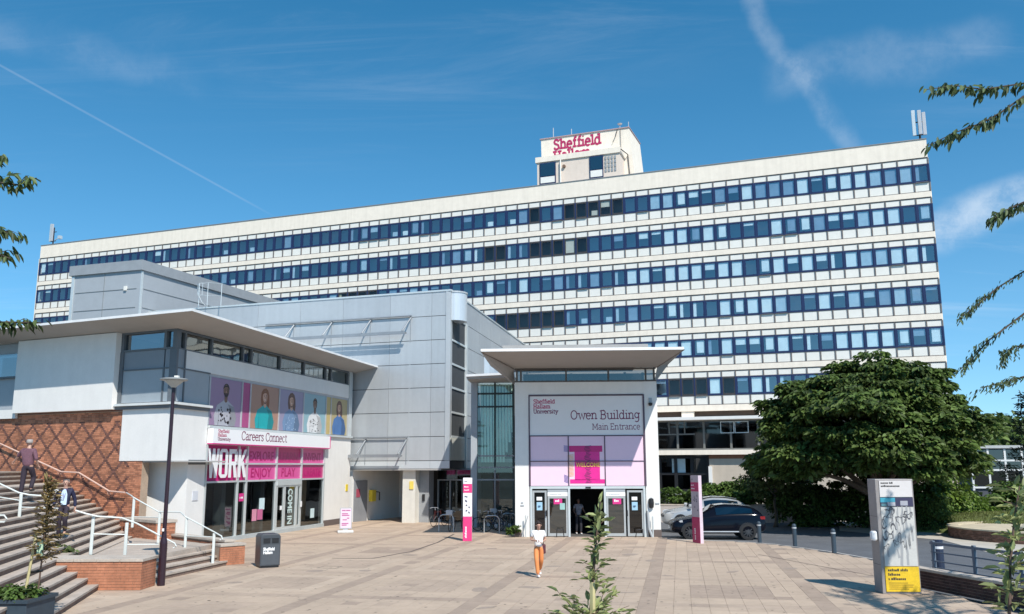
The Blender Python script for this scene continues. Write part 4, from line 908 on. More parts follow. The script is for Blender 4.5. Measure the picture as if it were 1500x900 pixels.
# sign wall
es = thing('entrance_sign', 'big pale sign board with dark lettering and a pink welcome graphic over the doors', 'sign', (EO[0], EO[1], 0), EA)
SB_ = mat('sign_pale', (.77, .74, .73), .45, var=.01); SPK = mat('sign_pink', (.78, .57, .69), .45, var=.015)
MB().box(.72, 6.16, .03, .09, 4.74, 6.62).build('board', SB_, es)
xs_ = (.72, 2.56, 4.30, 6.16)
for j in range(3):
    for z0, z1 in ((3.53, 4.69), (2.36, 3.49)): MB().box(xs_[j]+.025, xs_[j+1]-.025, .03, .09, z0, z1).build('board', SPK, es)
SF = mat('sign_frame', (.09, .06, .09), .5)
fr = MB().box(.66, .72, -.02, .1, 2.34, 6.68).box(6.16, 6.24, -.02, .1, 2.34, 6.68).box(.72, 6.16, -.02, .1, 6.62, 6.68).box(.72, 6.16, .0, .1, 4.69, 4.74).box(.72, 6.16, .0, .1, 3.49, 3.53)
for x in (2.56, 4.30): fr.box(x-.025, x+.025, .005, .1, 2.36, 3.49).box(x-.025, x+.025, .005, .1, 3.53, 4.69)
fr.build('frame', SF, es)
for i, t in enumerate(('Sheffield', 'Hallam', 'University')): slab(t, .195, .90, 6.27-.24*i, .027, (CRIMSON, CRIMSON, PLUM)[i], es, w=1.25, xs=.98)
slab('Owen Building', .42, 6.02, 5.50, .027, PLUM, es, align='RIGHT', w=.80, xs=.90)
slab('Main Entrance', .29, 6.02, 5.0, .027, PLUM, es, align='RIGHT', w=.74, xs=.90)
HM = mat('hot_magenta', (.70, .02, .26), .4); HM2 = mat('deep_magenta', (.52, .01, .17), .4)
art = MB()
def q(x0, x1, z0, z1, M_, y=.024, name='graphic'): return MB().box(x0, x1, y, y+.004, z0, z1).build(name, M_, es)
q(2.60, 4.18, 3.95, 4.24, HM2); q(2.85, 4.05, 2.62, 3.95, HM); q(2.62, 4.28, 2.46, 2.66, HM)
q(2.95, 4.02, 3.22, 3.47, HM2, .019)
txt('WELCOME', .27, 3.49, 3.25, .016, mat('welcome_gold', (.80, .48, .10), .5), es, align='CENTER', bold=.006, xs=.88, depth=.004)
zg = MB(); 
for i in range(17):
    z = 2.78+i*.062; zg.poly([(2.52, .021, z), (2.80, .021, z+.03), (2.80, .021, z+.055), (2.52, .021, z+.025)])
zg.build('graphic', mat('print_orange', (.78, .38, .08), .5), es)
zg = MB()
for i in range(6):
    zg.poly([(2.34+.0, .021, 3.98+i*.05), (2.60, .021, 3.95+i*.05), (2.60, .021, 3.975+i*.05), (2.34, .021, 4.005+i*.05)]); zg.poly([(2.34, .021, 2.55+i*.06), (2.56, .021, 2.47+i*.06), (2.56, .021, 2.50+i*.06), (2.34, .021, 2.58+i*.06)])
zg.build('graphic', mat('print_indigo', (.12, .09, .35), .5), es)
zg = MB()
for i in range(26):
    z = 2.48+i*.068; zg.poly([(3.36+.05*sin(i), .018, z), (3.60+.04*cos(i*2), .018, z+.05), (3.60+.04*cos(i*2), .018, z+.075), (3.36+.05*sin(i), .018, z+.03)])
for o_ in (zg,): o_.build('graphic', mat('print_aubergine', (.08, .02, .07), .5), es)
# door screen
ds = thing('entrance_doors', 'grey framed glazed doors either side of the open middle doorway', 'door', (EO[0], EO[1], 0), EA)
DGs = glass('door_glass', (.26, .31, .31), .10, .015); GRA = mat('screen_grey_frame', (.42, .44, .44), .5, metal=.3); 
fr = MB().box(.72, 6.16, .0, .16, 2.22, 2.34)
for x in (.76, 2.56, 4.26, 6.12): fr.box(x-.05, x+.05, -.02, .16, 0, 2.22)
fr.build('frame', ALU, ds)
MB().box(3.35, 3.6, -.05, .0, 2.24, 2.31).build('door_sensor', BLACK, ds)
def leaf(a, b, zt, dark, st=0.):
    f2 = MB().box(a, a+.09, .03, .12, .03, zt).box(b-.09, b, .03, .12, .03, zt).box(a+.09, b-.09, .03, .12, .03, .16).box(a+.09, b-.09, .03, .12, zt-.09, zt).build('door_leaf', GRA, ds)
    MB().poly([(a+.09, .07, .16), (b-.09, .07, .16), (b-.09, .07, zt-.09), (a+.09, .07, zt-.09)]).build('pane', glass('door_glass_dark', (.08, .08, .085), .02) if dark else DGs, f2)
    if not dark: MB().box(a+.09, b-.09, .11, .13, .16, zt-.09).build('inner_blind', mat('door_film', (.11, .135, .13), .7), f2)
leaf(.82, 1.50, 2.14, True); leaf(1.54, 2.50, 1.86, False); leaf(4.32, 5.22, 1.86, False); leaf(5.30, 6.07, 2.14, True)
for a, b in ((1.54, 2.50), (4.32, 5.22)):
    MB().box(a, b, .02, .12, 1.87, 2.06).build('notice_board', PRINTW, ds); print_line(15, .07, a+.12, 1.94, .0195, GREYP, ds)
    MB().box(a, b, .04, .12, 2.07, 2.22).build('transom_panel', GREYP, ds)
for x in (1.83, 4.62): MB().box(x, x+.40, .045, .069, 1.50, 1.80).build('magenta_sticker', MAGENTA, ds); print_line(3, .15, x+.07, 1.61, .0445, PRINTW, ds)
for x in (1.02, 5.52):
    MB().box(x, x+.26, .04, .066, 1.68, 1.84).build('white_notice', PRINTW, ds); MB().box(x, x+.27, .04, .066, 1.22, 1.60).build('blue_notice', mat('blue_notice', (.32, .52, .66), .6), ds)
    MB().lathe([(0, -.01), (.07, 0), (.07, .01), (0, .02)], 10).build('wheelchair_symbol', mat('notice_navy', (.03, .07, .2), .6), ds, (x+.13, .035, 1.42))
MB().box(2.12, 2.36, .04, .066, 1.25, 1.55).build('blue_notice', mat('teal_notice', (.30, .50, .47), .6), ds)
for x in (1.44, 5.26): MB().box(x, x+.06, -.04, .03, .95, 1.22).build('door_handle', BLACK, ds)
for x, lbl in ((2.3, 'left'), (6.0, 'right')):
    g_ = MB().tube([(x-.35, -.1, 0), (x-.33, -.5, 0.35), (x-.05, -.5, .38), (x, -.1, 0)], .022, 6)
    g_.build('guard_rail', DARKROOM, en)
E_('downpipe', MB().tube([(6.24, -.12, 1.2), (6.28, -.14, .4), (6.42, -.2, 0)], .06, 8), GREYM)
E_('steel_post', MB().tube([(6.45, -.22, 0), (6.45, -.22, .95)], .035, 8), ALU); E_('steel_post', MB().tube([(.5, -.25, 0), (.5, -.25, 1.0)], .03, 8), ALU); E_('steel_post', MB().tube([(.62, -.3, 1.0), (.35, -.3, .1)], .02, 6), GREYM)
# glazed link
lk = thing('glazed_link', 'tall dark glazed bay with pale green blinds between the silver block and the entrance', 'glazed bay', (-2.0, 50.0, 0), radians(-3))
MB().poly([(-.05, 0, 0), (2.1, 0, 0), (2.1, 0, 7.9), (-.05, 0, 7.9)]).build('glazing', glass('link_glass', (.80, .92, .88), .05, .01, (.9, 1, .97)), lk)
fr = MB()
for z in (7.3, 6.57): fr.box(-.05, 2.1, -.06, .04, z-.05, z+.05)
fr.box(-.05, .05, -.06, .04, 0, 7.9).box(2.0, 2.1, -.06, .04, 0, 7.9).box(.98, 1.08, -.08, .06, 3.22, 7.9)
fr.build('frame', mat('dark_green_frame', (.03, .045, .045), .5), lk)
fr = MB()
for z in (3.85, 3.22, 2.55): fr.box(-.05, 2.1, -.08, .05, z-.04, z+.04)
fr.box(1.0, 1.06, -.09, .07, 0, 3.2)
fr.build('frame', mat('mid_grey_frame', (.32, .33, .34), .5), lk)
bl = MB()
for i in range(11):
    x = .25+i*.17; zb = 3.5+max(0, (i-7)*.55) ; bl.extr([(x-.02*1, zb), (x+.11, zb), (x+.11-.05, 7.85), (x-.07, 7.85)], .35, .37)
bl.build('vertical_blind', mat('pale_green_blind', (.62, .78, .72), .8, var=.05), lk)
MB().box(-.05, 2.1, 2.5, 2.6, 0, 8).build('room_back', mat('link_room', (.05, .06, .065), .9), lk)
MB().box(-.05, 2.1, .6, 2.5, 3.5, 3.7).build('floor_edge', GREYP, lk)
MB().prism([(-.4, -2.2), (2.15, -3.2), (2.15, .3), (-.4, .3)], 8.05, 8.17).build('canopy', mat('canopy_white', (.78, .78, .77), .55), lk)
MB().prism([(-.35, -2.1), (2.1, -3.0), (2.1, .25), (-.35, .25)], 7.93, 8.045).build('canopy_soffit', SOFFIT, lk)
n = 10; P_ = [(.3, 2.0)]+[(.3+1.9*sin(pi/2*k/n)*1.0, 2.0-2.0*(1-cos(pi/2*k/n))-.6) for k in range(n+1)]+[(2.2, 2.0)]
MB().prism(P_, 8.18, 10.0).build('curved_wall', mat('bright_steel', (.60, .63, .65), .35, metal=.35, var=.02), lk)
MB().box(-.3, .05, -.2, 6, 0, 8.0).build('end_wall', GREYP, lk)
# ================================================================== stairs
stairs = bpy.data.objects.new('stairs', None); COL.objects.link(stairs); struct(stairs)
def seg_x(p, d, a, b):     # distance along p+t*d to the line a-b
    e = (b[0]-a[0], b[1]-a[1]); den = d[0]*e[1]-d[1]*e[0]
    return ((a[0]-p[0])*e[1]-(a[1]-p[1])*e[0])/den
UA = radians(104); ud = (cos(UA), sin(UA)); uu = (-sin(UA), cos(UA))
BL1 = ((-9.5, 31.4), (-14.9, 36.6))
bq0 = (CO[0]-.906*13-.42*-.25, CO[1]+.4226*13+.25); bq1 = (CO[0]-.906*1.6, CO[1]+.4226*1.6+.3)
def step(u, z, s0, s1, ang, org, depth=1.3, w=.36):
    n = max(1, int((s1-s0)/1.35)); L = (s1-s0)/n
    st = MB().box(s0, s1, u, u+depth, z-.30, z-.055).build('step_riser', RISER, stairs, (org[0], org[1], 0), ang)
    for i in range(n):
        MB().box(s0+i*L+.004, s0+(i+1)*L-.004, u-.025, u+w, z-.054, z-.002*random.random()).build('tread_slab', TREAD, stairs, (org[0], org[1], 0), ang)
for k in range(1, 22):
    u = 4.9+.29*(k-1)+(0.9 if k > 16 else 0); z = .165*k
    if z > 3.2: z = 3.2+.0*(k)
    if k > 19: break
    p = (uu[0]*u, uu[1]*u)
    if k <= 3: s0, s1 = 19.0, seg_x(p, ud, (-20, 25.15), (0, 25.15))
    else:
        s0 = 19.0; t1 = seg_x(p, ud, *BL1); e = (p[0]+ud[0]*t1, p[1]+ud[1]*t1)
        s1 = t1+.1 if e[0] > -14.6 else seg_x(p, ud, bq0, bq1)+.1
    step(u, z, s0, s1, UA, (0, 0), 1.4 if k not in (16, 19) else 2.4, .36 if k not in (16, 19) else 1.3)
# lower flight in front of the landing
SA = radians(80); org = (-10.42, 27.6)
for k in range(4):
    p = (org[0]-sin(SA)*.36*k, org[1]+cos(SA)*.36*k); d = (cos(SA), sin(SA))
    s0 = seg_x(p, d, (-20, 26.25), (0, 26.25)); s1 = seg_x(p, d, *BL1)
    step(.36*k, .155*(k+1), s0, s1, SA, org, 1.6, .42 if k < 3 else .5)
lp = [(-11.6, 26.25), (-11.15, 28), (-10.6, 32.2), (-14.6, 36.2), (-14.6, 26.25)]
MB().prism(lp, .45, .617).build('landing', TREAD, stairs)
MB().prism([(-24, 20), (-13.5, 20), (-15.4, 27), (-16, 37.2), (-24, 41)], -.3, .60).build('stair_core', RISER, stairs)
# brick walls
def brickwall(name, label, p, q_, h, th, cope=.08, single=True, z0=0, over=.03, cat='wall', hb=.075):
    L = hypot(q_[0]-p[0], q_[1]-p[1]); a = atan2(q_[1]-p[1], q_[0]-p[0]); L = round(L/.225)*.225
    t = thing(name, label, cat, (p[0], p[1], z0), a)
    MB().box(.012, L-.012, .012, th-.012, 0, h-.001).build('mortar_core', MORTAR, t)
    me1 = MB().box(.004, .221, -.0, .08, .005, .070).mesh('brick'); me2 = MB().box(.004, .108, 0, .08, .005, .070).mesh('brick')
    for m_ in (me1, me2): m_.materials.append(BRICK)
    acc_ = MB(); rows = int(h/hb)
    def put(x, y, z, rot, me):
        if single: lnk('brick', me, t, (x, y+random.uniform(-.003, .001), z), (0, 0, rot))
        else:
            c, s_ = cos(rot), sin(rot); b = len(acc_.v); acc_.v += [(x+v.co.x*c-v.co.y*s_, y+v.co.x*s_+v.co.y*c, z+v.co.z) for v in me.vertices]; acc_.f += [tuple(b+i for i in pl_.vertices) for pl_ in me.polygons]
    for r in range(rows):
        z = r*hb; x = 0
        if r % 2: put(0, 0, z, 0, me2); x = .1125
        while x+.225 <= L+.002: put(x, 0, z, 0, me1); x += .225
        if L-x > .1: put(L-.1125, 0, z, 0, me2)
        y = 0.083
        while y+.225 <= th+.001: put(L, y, z, pi/2, me1); y += .225
        if th-y > .1: put(L, y, z, pi/2, me2)
    if not single: stuff(acc_.build('brick', BRICK, t))
    n = max(1, int(L/.62)); l_ = (L+over)/n
    for i in range(n): MB().box(i*l_+.003, (i+1)*l_-.003, -over, th+over, h, h+cope).build('coping_stone', STONE, t, bevel=.008)
    return t
brickwall('low_brick_wall', 'thick low brick wall with pale coping dividing the stairs behind the slate planter', (-13.3, 25.15), (-10.05, 25.15), .75, 1.05)
brickwall('return_wall', 'short low brick wall with stone coping beside the litter bin', (-9.95, 31.15), (-9.28, 31.75), .62, .5)
a_ = (-14.0, 35.75); b_ = (-9.95, 31.75)
brickwall('boundary_wall', 'low brick wall behind the railings in front of the white corner block', a_, b_, .72, .35, single=False)
brickwall('raised_planter_wall', 'taller brick planter wall with pale slab top where the brick facade ends', (-15.7, 36.4), (-13.35, 34.2), 1.22, .8, single=False, cope=.11)
# railings
RLM = mat('railing_paint', (.64, .67, .64), .45, var=.05); RPM = mat('salmon_rail', (.62, .42, .34), .45, var=.05)
def railing(label, posts, top, lows, M_=RLM, r=.024, pr=.045):
    t = thing('handrail', label, 'handrail', (posts[0][0][0], posts[0][0][1], posts[0][0][2]) if posts else top[0])
    o = t.location
    def S(l): return [(a-o.x, b-o.y, c-o.z) for a, b, c in l]
    for (x, y, z0), z1 in posts:
        lx, ly = x-o.x, y-o.y
        MB().box(lx-pr, lx+pr, ly-pr*.7, ly+pr*.7, z0-o.z-.02, z1-o.z).build('post', M_, t, bevel=.02)
    MB().tube(S(top), r, 8).build('top_rail', M_, t, smooth=False)
    for l in lows: MB().tube(S(l), r*.75, 6).build('lower_rail', M_, t)
    return t
railing('pale stair railing along the far side of the steps, by the white corner block', [((-13.56, 32.5, 1.2), 2.2), ((-12.41, 32.0, .7), 1.72), ((-11.1, 31.0, .62), 1.58), ((-9.97, 30.5, .12), 1.12)],
        [(-14.92, 35.0, 2.33), (-13.97, 33.2, 2.28), (-13.6, 32.5, 2.24), (-12.45, 32.0, 1.75), (-11.5, 31.5, 1.76), (-11.16, 31.0, 1.64), (-9.99, 30.5, 1.17), (-9.66, 30.3, 1.04), (-9.62, 30.3, .95), (-9.70, 30.3, .92)],
        [[(-13.5, 32.5, 1.56), (-12.45, 32, 1.56)], [(-11.12, 31, 1.0), (-9.98, 30.5, 1.0)]])
railing('pale stair railing in the middle of the steps above the thick low brick wall', [((-12.18, 26.45, .83), 1.92), ((-11.32, 26.75, .62), 1.70)],
        [(-12.6, 26.2, 2.08), (-12.33, 26.3, 1.98), (-12.05, 26.4, 1.90), (-11.47, 26.7, 1.84), (-11.1, 26.9, 1.67), (-10.09, 27.3, 1.06), (-10.04, 27.3, .98), (-10.12, 27.3, .93)],
        [[(-12.17, 26.45, 1.40), (-11.36, 26.75, 1.36)], [(-11.30, 26.8, 1.07), (-10.48, 27.1, 1.05)]])
railing('pale stair railing at the left edge with a thick post on the upper steps', [((-15.18, 28.0, 1.5), 2.50)],
        [(-17.2, 28, 3.5), (-16.32, 28.0, 3.04), (-15.87, 28.0, 2.81), (-15.27, 28.0, 2.54), (-15.0, 28.1, 2.47), (-13.9, 28.3, 2.36)],
        [[(-15.17, 28.0, 2.10), (-14.0, 28.0, 2.06)], [(-17, 28.0, 2.6), (-15.2, 28, 2.3)]])
railing('pale hooked rail end at the far left edge of the photo', [], [(-15.4, 25, 2.35), (-14.31, 25.0, 2.01), (-13.97, 25.0, 2.01), (-13.89, 25.0, 1.92), (-13.96, 25.0, 1.83), (-14.07, 25.0, 1.83)], [])
wr = thing('wall_handrail', 'salmon pink handrail fixed along the patterned brick wall', 'handrail', (CO[0], CO[1], 0), LA)
pts = [(-12.8, 5.35), (-10.49, 4.45), (-6.1, 3.12), (-5.0, 3.08), (-3.1, 2.32), (-2.2, 2.27)]
MB().tube([(x, -.16, z) for x, z in pts], .035, 8).build('rail', RPM, wr)
br = MB()
for x, z in ((-9, 3.95), (-6.3, 3.14), (-4.9, 3.0), (-3.2, 2.32)): br.tube([(x, .03, z-.12), (x, -.14, z-.12), (x, -.16, z)], .014, 5)
br.build('bracket', RPM, wr)

# ================================================================== street furniture
def lamp():
    t = thing('lamp_post', 'tall maroon black lamp post with a flat disc lantern by the stair foot', 'lamp post', (-9.96, 26.1, 0))
    LM = mat('maroon_black_paint', (.028, .012, .02), .35, var=.1)
    MB().lathe([(.105, 0), (.105, 1.15), (.10, 1.2), (.075, 1.32), (.06, 1.5), (.06, 1.51)], 16).build('base', LM, t, smooth=False)
    MB().lathe([(.058, 1.5), (.052, 5.62)], 14).build('pole', LM, t)
    LG_ = mat('lantern_grey', (.42, .44, .43), .5)
    MB().lathe([(.06, 5.60), (.12, 5.66), (.26, 5.78), (.28, 5.81)], 20).build('bowl', LG_, t)
    MB().lathe([(.39, 5.815), (.40, 5.84), (.38, 5.86), (.1, 5.90), (0, 5.905)], 24).build('canopy_disc', mat('lantern_cap', (.25, .26, .26), .5), t)
    MB().box(.02, .14, -.06, .06, 5.87, 5.95).build('light_sensor', WP, t)
    MB().box(-.03, .03, -.112, -.104, 1.5, 1.58).build('number_plate', PRINTW, t)
    return t
lamp()
def bollard(x, y, label, band=True):
    t = thing('bollard', label, 'bollard', (x, y, 0), 0, 'bollards along the plaza edge')
    BMt = mat('bollard_slate', (.035, .055, .075), .45, var=.08)
    MB().lathe([(.085, 0), (.085, .70), (.0851, .72)], 16).build('shaft', BMt, t)
    MB().lathe([(.092, .72), (.092, .77)], 16).build('band', mat('band_pale', (.45, .47, .48), .5), t)
    MB().lathe([(.085, .77), (.085, .84), (.07, .88), (.04, .905), (0, .91)], 16).build('cap', BMt, t)
    return t
bollard(10.63, 39.4, 'dark bollard standing right in front of the black car\'s rear wheel')
bollard(11.62, 37.7, 'dark bollard in the middle of the three along the kerb')
bollard(12.2, 34.8, 'dark bollard nearest the graffitied map kiosk')
bb = thing('bollard', 'thick navy bollard with pale stripes behind the blue railing', 'bollard', (13.75, 29.6, 0))
MB().lathe([(.14, 0), (.14, .62)], 14).build('shaft', mat('navy_bollard', (.02, .03, .06), .5), bb); MB().lathe([(.142, .62), (.142, .70)], 14).build('band', PRINTW, bb); MB().lathe([(.14, .70), (.14, .84), (.142, .84), (.142, .90), (0, .905)], 14).build('cap', mat('navy_bollard', (.02, .03, .06), .5), bb)
# litter bin
b_ = thing('litter_bin', 'big dark grey litter bin with white lettering at the foot of the steps', 'litter bin', (-8.36, 30.35, 0), radians(28))
BG_ = mat('bin_grey', (.055, .062, .072), .45, var=.06)
MB().extr([(0, .06), (.66, .06), (.66, 1.0), (.60, 1.08), (.06, 1.08), (0, 1.0)], 0, .78).build('body', BG_, b_, bevel=.015)
MB().box(.03, .63, .03, .75, 0, .059).build('foot', BLACK, b_)
for x in (.09, .37):
    MB().box(x, x+.22, -.018, -.001, .80, .95).build('slot_frame', BLACK, b_)
    MB().box(x-.01, x+.23, -.03, -.001, .951, .97).build('slot_hood', BG_, b_)
MB().box(.04, .62, -.006, -.001, .10, .74).build('door_panel', mat('bin_grey_door', (.07, .078, .09), .5), b_)
txt('Sheffield', .135, .09, .56, -.007, PRINTW, b_, bold=.006, xs=.82); txt('Hallam', .135, .09, .45, -.007, PRINTW, b_, bold=.006, xs=.82)
# pavement sign
a2 = thing('pavement_sign', 'small pink and white poster stand on a moulded white foot by the white wall', 'sign', (-8.45, 46.1, 0), radians(12))
MB().box(-.40, .40, -.22, .22, .0, .13).build('foot', mat('foot_plastic', (.62, .62, .6), .5), a2, bevel=.04)
MB().box(-.30, .30, -.04, .04, .2, 1.24).build('frame', GREYM, a2); MB().box(-.12, .12, -.03, .03, .12, .2).build('neck', GREYM, a2)
MB().box(-.26, .26, -.05, -.041, .25, 1.20).build('poster', mat('pale_pink_paper', (.72, .58, .66), .5), a2)
pt = MB()
for i, (x, w, z) in enumerate(((-.2, .18, 1.08), (.0, .22, 1.08), (-.2, .3, .92), (-.2, .38, .84), (-.16, .22, .62), (.05, .12, .7), (-.2, .34, .44), (-.2, .25, .36))): pt.box(x, x+w, -.054, -.051, z, z+.05)
pt.build('print', mat('print_rose', (.45, .10, .28), .5), a2)
# pylons
def pylon(x, y, rz, w, d, h, M_, label, lines_, mapc):
    t = thing('wayfinding_pylon', label, 'sign', (x, y, 0), rz, 'tall wayfinding pylons')
    MB().box(0, w, 0, d, 0, h).build('casing', mat('pylon_side', (.62, .50, .56), .5), t)
    zs = [0, .385*h, .76*h, .90*h, h]
    for i, (mm_, yy) in enumerate(((M_, -.012), (mapc, -.008), (M_, -.014), (mapc, -.012))): MB().box(.0, w, yy, -.001, zs[i]+.006, zs[i+1]-.006).build('face_panel', mm_, t)
    print_line(8, .12, w*.42, .14, -.013, PRINTW, t, up=True)
    print_line(4, .09, .05, .845*h, -.0145, PRINTW, t); print_line(6, .08, .05, .795*h, -.0145, PRINTW, t)
    print_line(3, .10, .06, .93*h, -.0125, mat('print_grey', (.25, .22, .24), .6), t)
    pr_ = MB()
    for i in range(9):
        a = random.uniform(.06, w-.15); z = random.uniform(.43*h, .70*h); s_ = random.uniform(.04, .10); pr_.extr([(a, z), (a+s_, z+random.uniform(-.03, .03)), (a+s_*.9, z+.05), (a+s_*.2, z+.08)], -.0125-.0005*i, -.0085)
    pr_.build('map_print', mat('map_dark', (.10, .09, .13), .6), t)
    return t
pylon(-2.23, 40.83, radians(-3), .40, .16, 2.78, mat('pylon_pink', (.72, .045, .20), .45), 'tall bright pink and white pylon sign left of the entrance', ('City', 'Campus'), mat('pylon_white', (.80, .79, .80), .5))
pylon(7.83, 39.75, radians(-70), .62, .15, 2.86, mat('pylon_pink_shaded', (.42, .02, .11), .45), 'tall pylon sign, its pink and white darkened as shade, standing in front of the black car', ('City', 'Campus'), mat('pylon_white_shaded', (.42, .38, .42), .5))  # same pink and white sign, shade of its turned face put into the colours
# kiosk
k_ = thing('map_kiosk', 'tall graffitied city map kiosk with a yellow panel at its foot', 'kiosk', (9.65, 23.95, 0), radians(-3))
KM = mat('kiosk_steel', (.30, .275, .265), .5, metal=.1, var=.08, streak=.05)
MB().box(-.06, .92, .0, .60, 0, 2.92).build('casing', KM, k_, bevel=.012)
for z in (.72, 1.35, 1.95): MB().box(-.063, -.0601, .02, .58, z, z+.008).build('seam', SEAM, k_)
KP = mat('kiosk_panel', (.57, .555, .52), .35, var=.06, scale=2.5)
MB().box(.04, .88, -.02, -.001, .70, 2.20).build('poster_glass', KP, k_)
MB().box(.04, .88, -.02, -.001, 2.46, 2.88).build('header_panel', mat('kiosk_header', (.66, .62, .60), .4, var=.03), k_)
MB().box(.04, .88, -.021, -.001, 2.22, 2.44).build('photo_panel', mat('photo_dark', (.05, .045, .09), .4), k_)
for (x0, x1, z0, z1, c) in ((.04, .42, 2.32, 2.44, (.06, .32, .42)), (.22, .42, 2.23, 2.33, (.45, .45, .48)), (.55, .74, 2.24, 2.36, (.38, .38, .42)), (.06, .20, 2.22, 2.29, (.10, .22, .25))): MB().box(x0, x1, -.024, -.0215, z0, z1).build('photo_shape', mat('photo_%d' % int(x0*100+z0*1000), c, .4), k_)
YP = mat('kiosk_yellow', (.72, .47, .02), .5, var=.14, scale=5)
MB().box(.03, .89, -.025, -.001, .06, .685).build('yellow_panel', YP, k_)
print_line(9, .07, .08, 2.80, -.0205, DARKROOM, k_); print_line(13, .07, .08, 2.72, -.0205, DARKROOM, k_)
print_line(11, .095, .10, .57, -.0255, DARKROOM, k_); print_line(7, .095, .10, .46, -.0255, DARKROOM, k_); print_line(9, .095, .10, .35, -.0255, DARKROOM, k_)
yl = MB()
for i in range(4): yl.box(.10, .10+random.uniform(.45, .68), -.0275, -.0255, .27-.05*i, .285-.05*i)
yl.build('small_print', mat('brown_print', (.22, .13, .02), .6), k_)
gr = MB(); rg = random.Random(5)
for i in range(16):
    cx, cz = rg.uniform(.12, .78), rg.uniform(1.12, 2.08); r_1 = rg.uniform(.04, .11); a0 = rg.uniform(0, 6); n = 9; th = rg.uniform(.012, .032); span = rg.uniform(2.2, 5)
    for j in range(n):
        t0, t1 = a0+span*j/n, a0+span*(j+1)/n; f1, f2 = 1+.4*sin(3*t0+i), 1+.4*sin(3*t1+i)
        gr.poly([(cx+r_*cos(t)*f, -.0215-.0004*i, cz+r_*sin(t)*f*1.3) for r_, t, f in ((r_1, t0, f1), (r_1+th, t0, f1), (r_1+th, t1, f2), (r_1, t1, f2))])
gr.build('graffiti', mat('graffiti_grey', (.10, .10, .11), .7, var=.3, scale=8), k_)
gr = MB()
for i in range(26):
    x, z = rg.uniform(.1, .8), rg.uniform(.75, 2.0); gr.poly([(x, -.0208, z), (x+rg.uniform(.02, .07), -.0208, z+.02), (x+rg.uniform(.0, .05), -.0208, z+rg.uniform(.2, .5)), (x-.02, -.0208, z+.25)])
gr.build('graffiti_smear', mat('smear_grey', (.36, .36, .36), .6), k_)
gr = MB().poly([(x, -.0212, z) for x, z in ((.60, .72), (.66, .72), (.66, 1.0), (.60, .98))]).poly([(x, -.0212, z) for x, z in ((.50, .70), (.54, 1.2), (.47, 1.2), (.43, .72))])
gr.build('graffiti_smear', mat('smear_grey', (.36, .36, .36), .6), k_)
MB().box(-.22, -.062, .05, .25, 1.33, 1.58).build('torn_notice', PRINTW, k_, bevel=.05)

# right hand low wall, railing
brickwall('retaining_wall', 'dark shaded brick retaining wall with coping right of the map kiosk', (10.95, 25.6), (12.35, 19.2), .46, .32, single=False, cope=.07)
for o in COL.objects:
    if o.parent and o.parent.name == 'retaining_wall' and o.name.startswith('brick'): o.data.materials.clear(); o.data.materials.append(mat('shade_toned_brick', (.07, .035, .03), .9, var=.15, island=.25))  # brick colour darkened to carry the shade on this face
bpy.data.objects['retaining_wall'].scale = (1, 1, 1)
RB_ = mat('railing_slate', (.12, .15, .19), .5, var=.1)
t = thing('blue_railing', 'slate blue metal railing behind the shaded brick wall at the right edge', 'railing', (11.35, 25.6, 0), atan2(-6.6, 1.5))
for x in (0, 1.65, 3.3, 4.95, 6.5): MB().box(x-.05, x+.05, -.04, .04, -.1, 1.12).build('post', RB_, t, bevel=.01)
for z, w in ((1.05, .035), (.80, .018), (.55, .018), (.36, .018)): MB().box(-.1, 6.6, -w, w, z-w, z+w).build('rail', RB_, t)
t.location = (12.2, 26.6, 0)

# ================================================================== bicycles and stands
def bicycle(x, y, rz, label, fc, basket=False):
    t = thing('bicycle', label, 'bicycle', (x, y, 0), rz, 'bicycles parked in the shade')
    FM = mat('bike_%s' % fc[0], fc[1], .4); TY = BLACK
    for wx in (-.52, .52):
        w = MB().loft([[(wx+(.33+.02*cos(a))*cos(2*pi*k/20), .02*sin(a), .345+(.33+.02*cos(a))*sin(2*pi*k/20)) for a in (0, pi/2, pi, 3*pi/2)] for k in range(21)], cap=False)
        wo = w.build('wheel', TY, t); sp = MB()
        for k in range(8): sp.tube([(wx, 0, .345), (wx+.32*cos(k*pi/4), 0, .345+.32*sin(k*pi/4))], .003, 3)
        sp.build('spokes', GREYL, wo)
    f = MB()
    for a, b in (((-.52, .345), (-.40, .90)), ((-.42, .78), (.12, .80)), ((-.42, .74), (.02, .30)), ((.02, .30), (.14, .88)), ((.02, .30), (.52, .345)), ((.13, .78), (.52, .345))): f.tube([(a[0], 0, a[1]), (b[0], 0, b[1])], .018, 6)
    f.build('frame', FM, t)
    MB().tube([(-.40, 0, .90), (-.42, 0, 1.02)], .016, 6).tube([(-.52, -.28, 1.0), (-.42, -.15, 1.04), (-.42, .15, 1.04), (-.52, .28, 1.0)], .014, 6).build('handlebar', GREYL, t)
    MB().prism([(.02, -.03), (.28, -.08), (.30, 0), (.28, .08), (.02, .03)], .89, .94).build('saddle', BLACK, t)
    MB().lathe([(.09, -.01), (.09, .01)], 12).build('chainring', GREYL, t, (.02, -.05, .30)).rotation_euler = (pi/2, 0, 0)
    if basket: MB().box(-.75, -.45, -.16, .16, .85, 1.08).build('basket', GREYL, t)
    return t
bicycle(-3.15, 47.2, radians(82), 'silver bicycle seen end on at the left of the parked bikes', ('silver', (.45, .46, .48)), True)
bicycle(-1.3, 47.4, radians(15), 'dark bicycle right behind the pink pylon sign', ('black', (.02, .02, .025)))
bicycle(-.9, 46.6, radians(28), 'dark blue bicycle leaning by the empty steel hoop', ('blue', (.02, .04, .09)))
bicycle(-.2, 47.2, radians(20), 'grey bicycle in front of the glazed bay', ('grey', (.15, .15, .16)))
bicycle(-.45, 48.2, radians(12), 'black bicycle against the glass, farthest right of the parked bikes', ('black', (.02, .02, .025)), True)
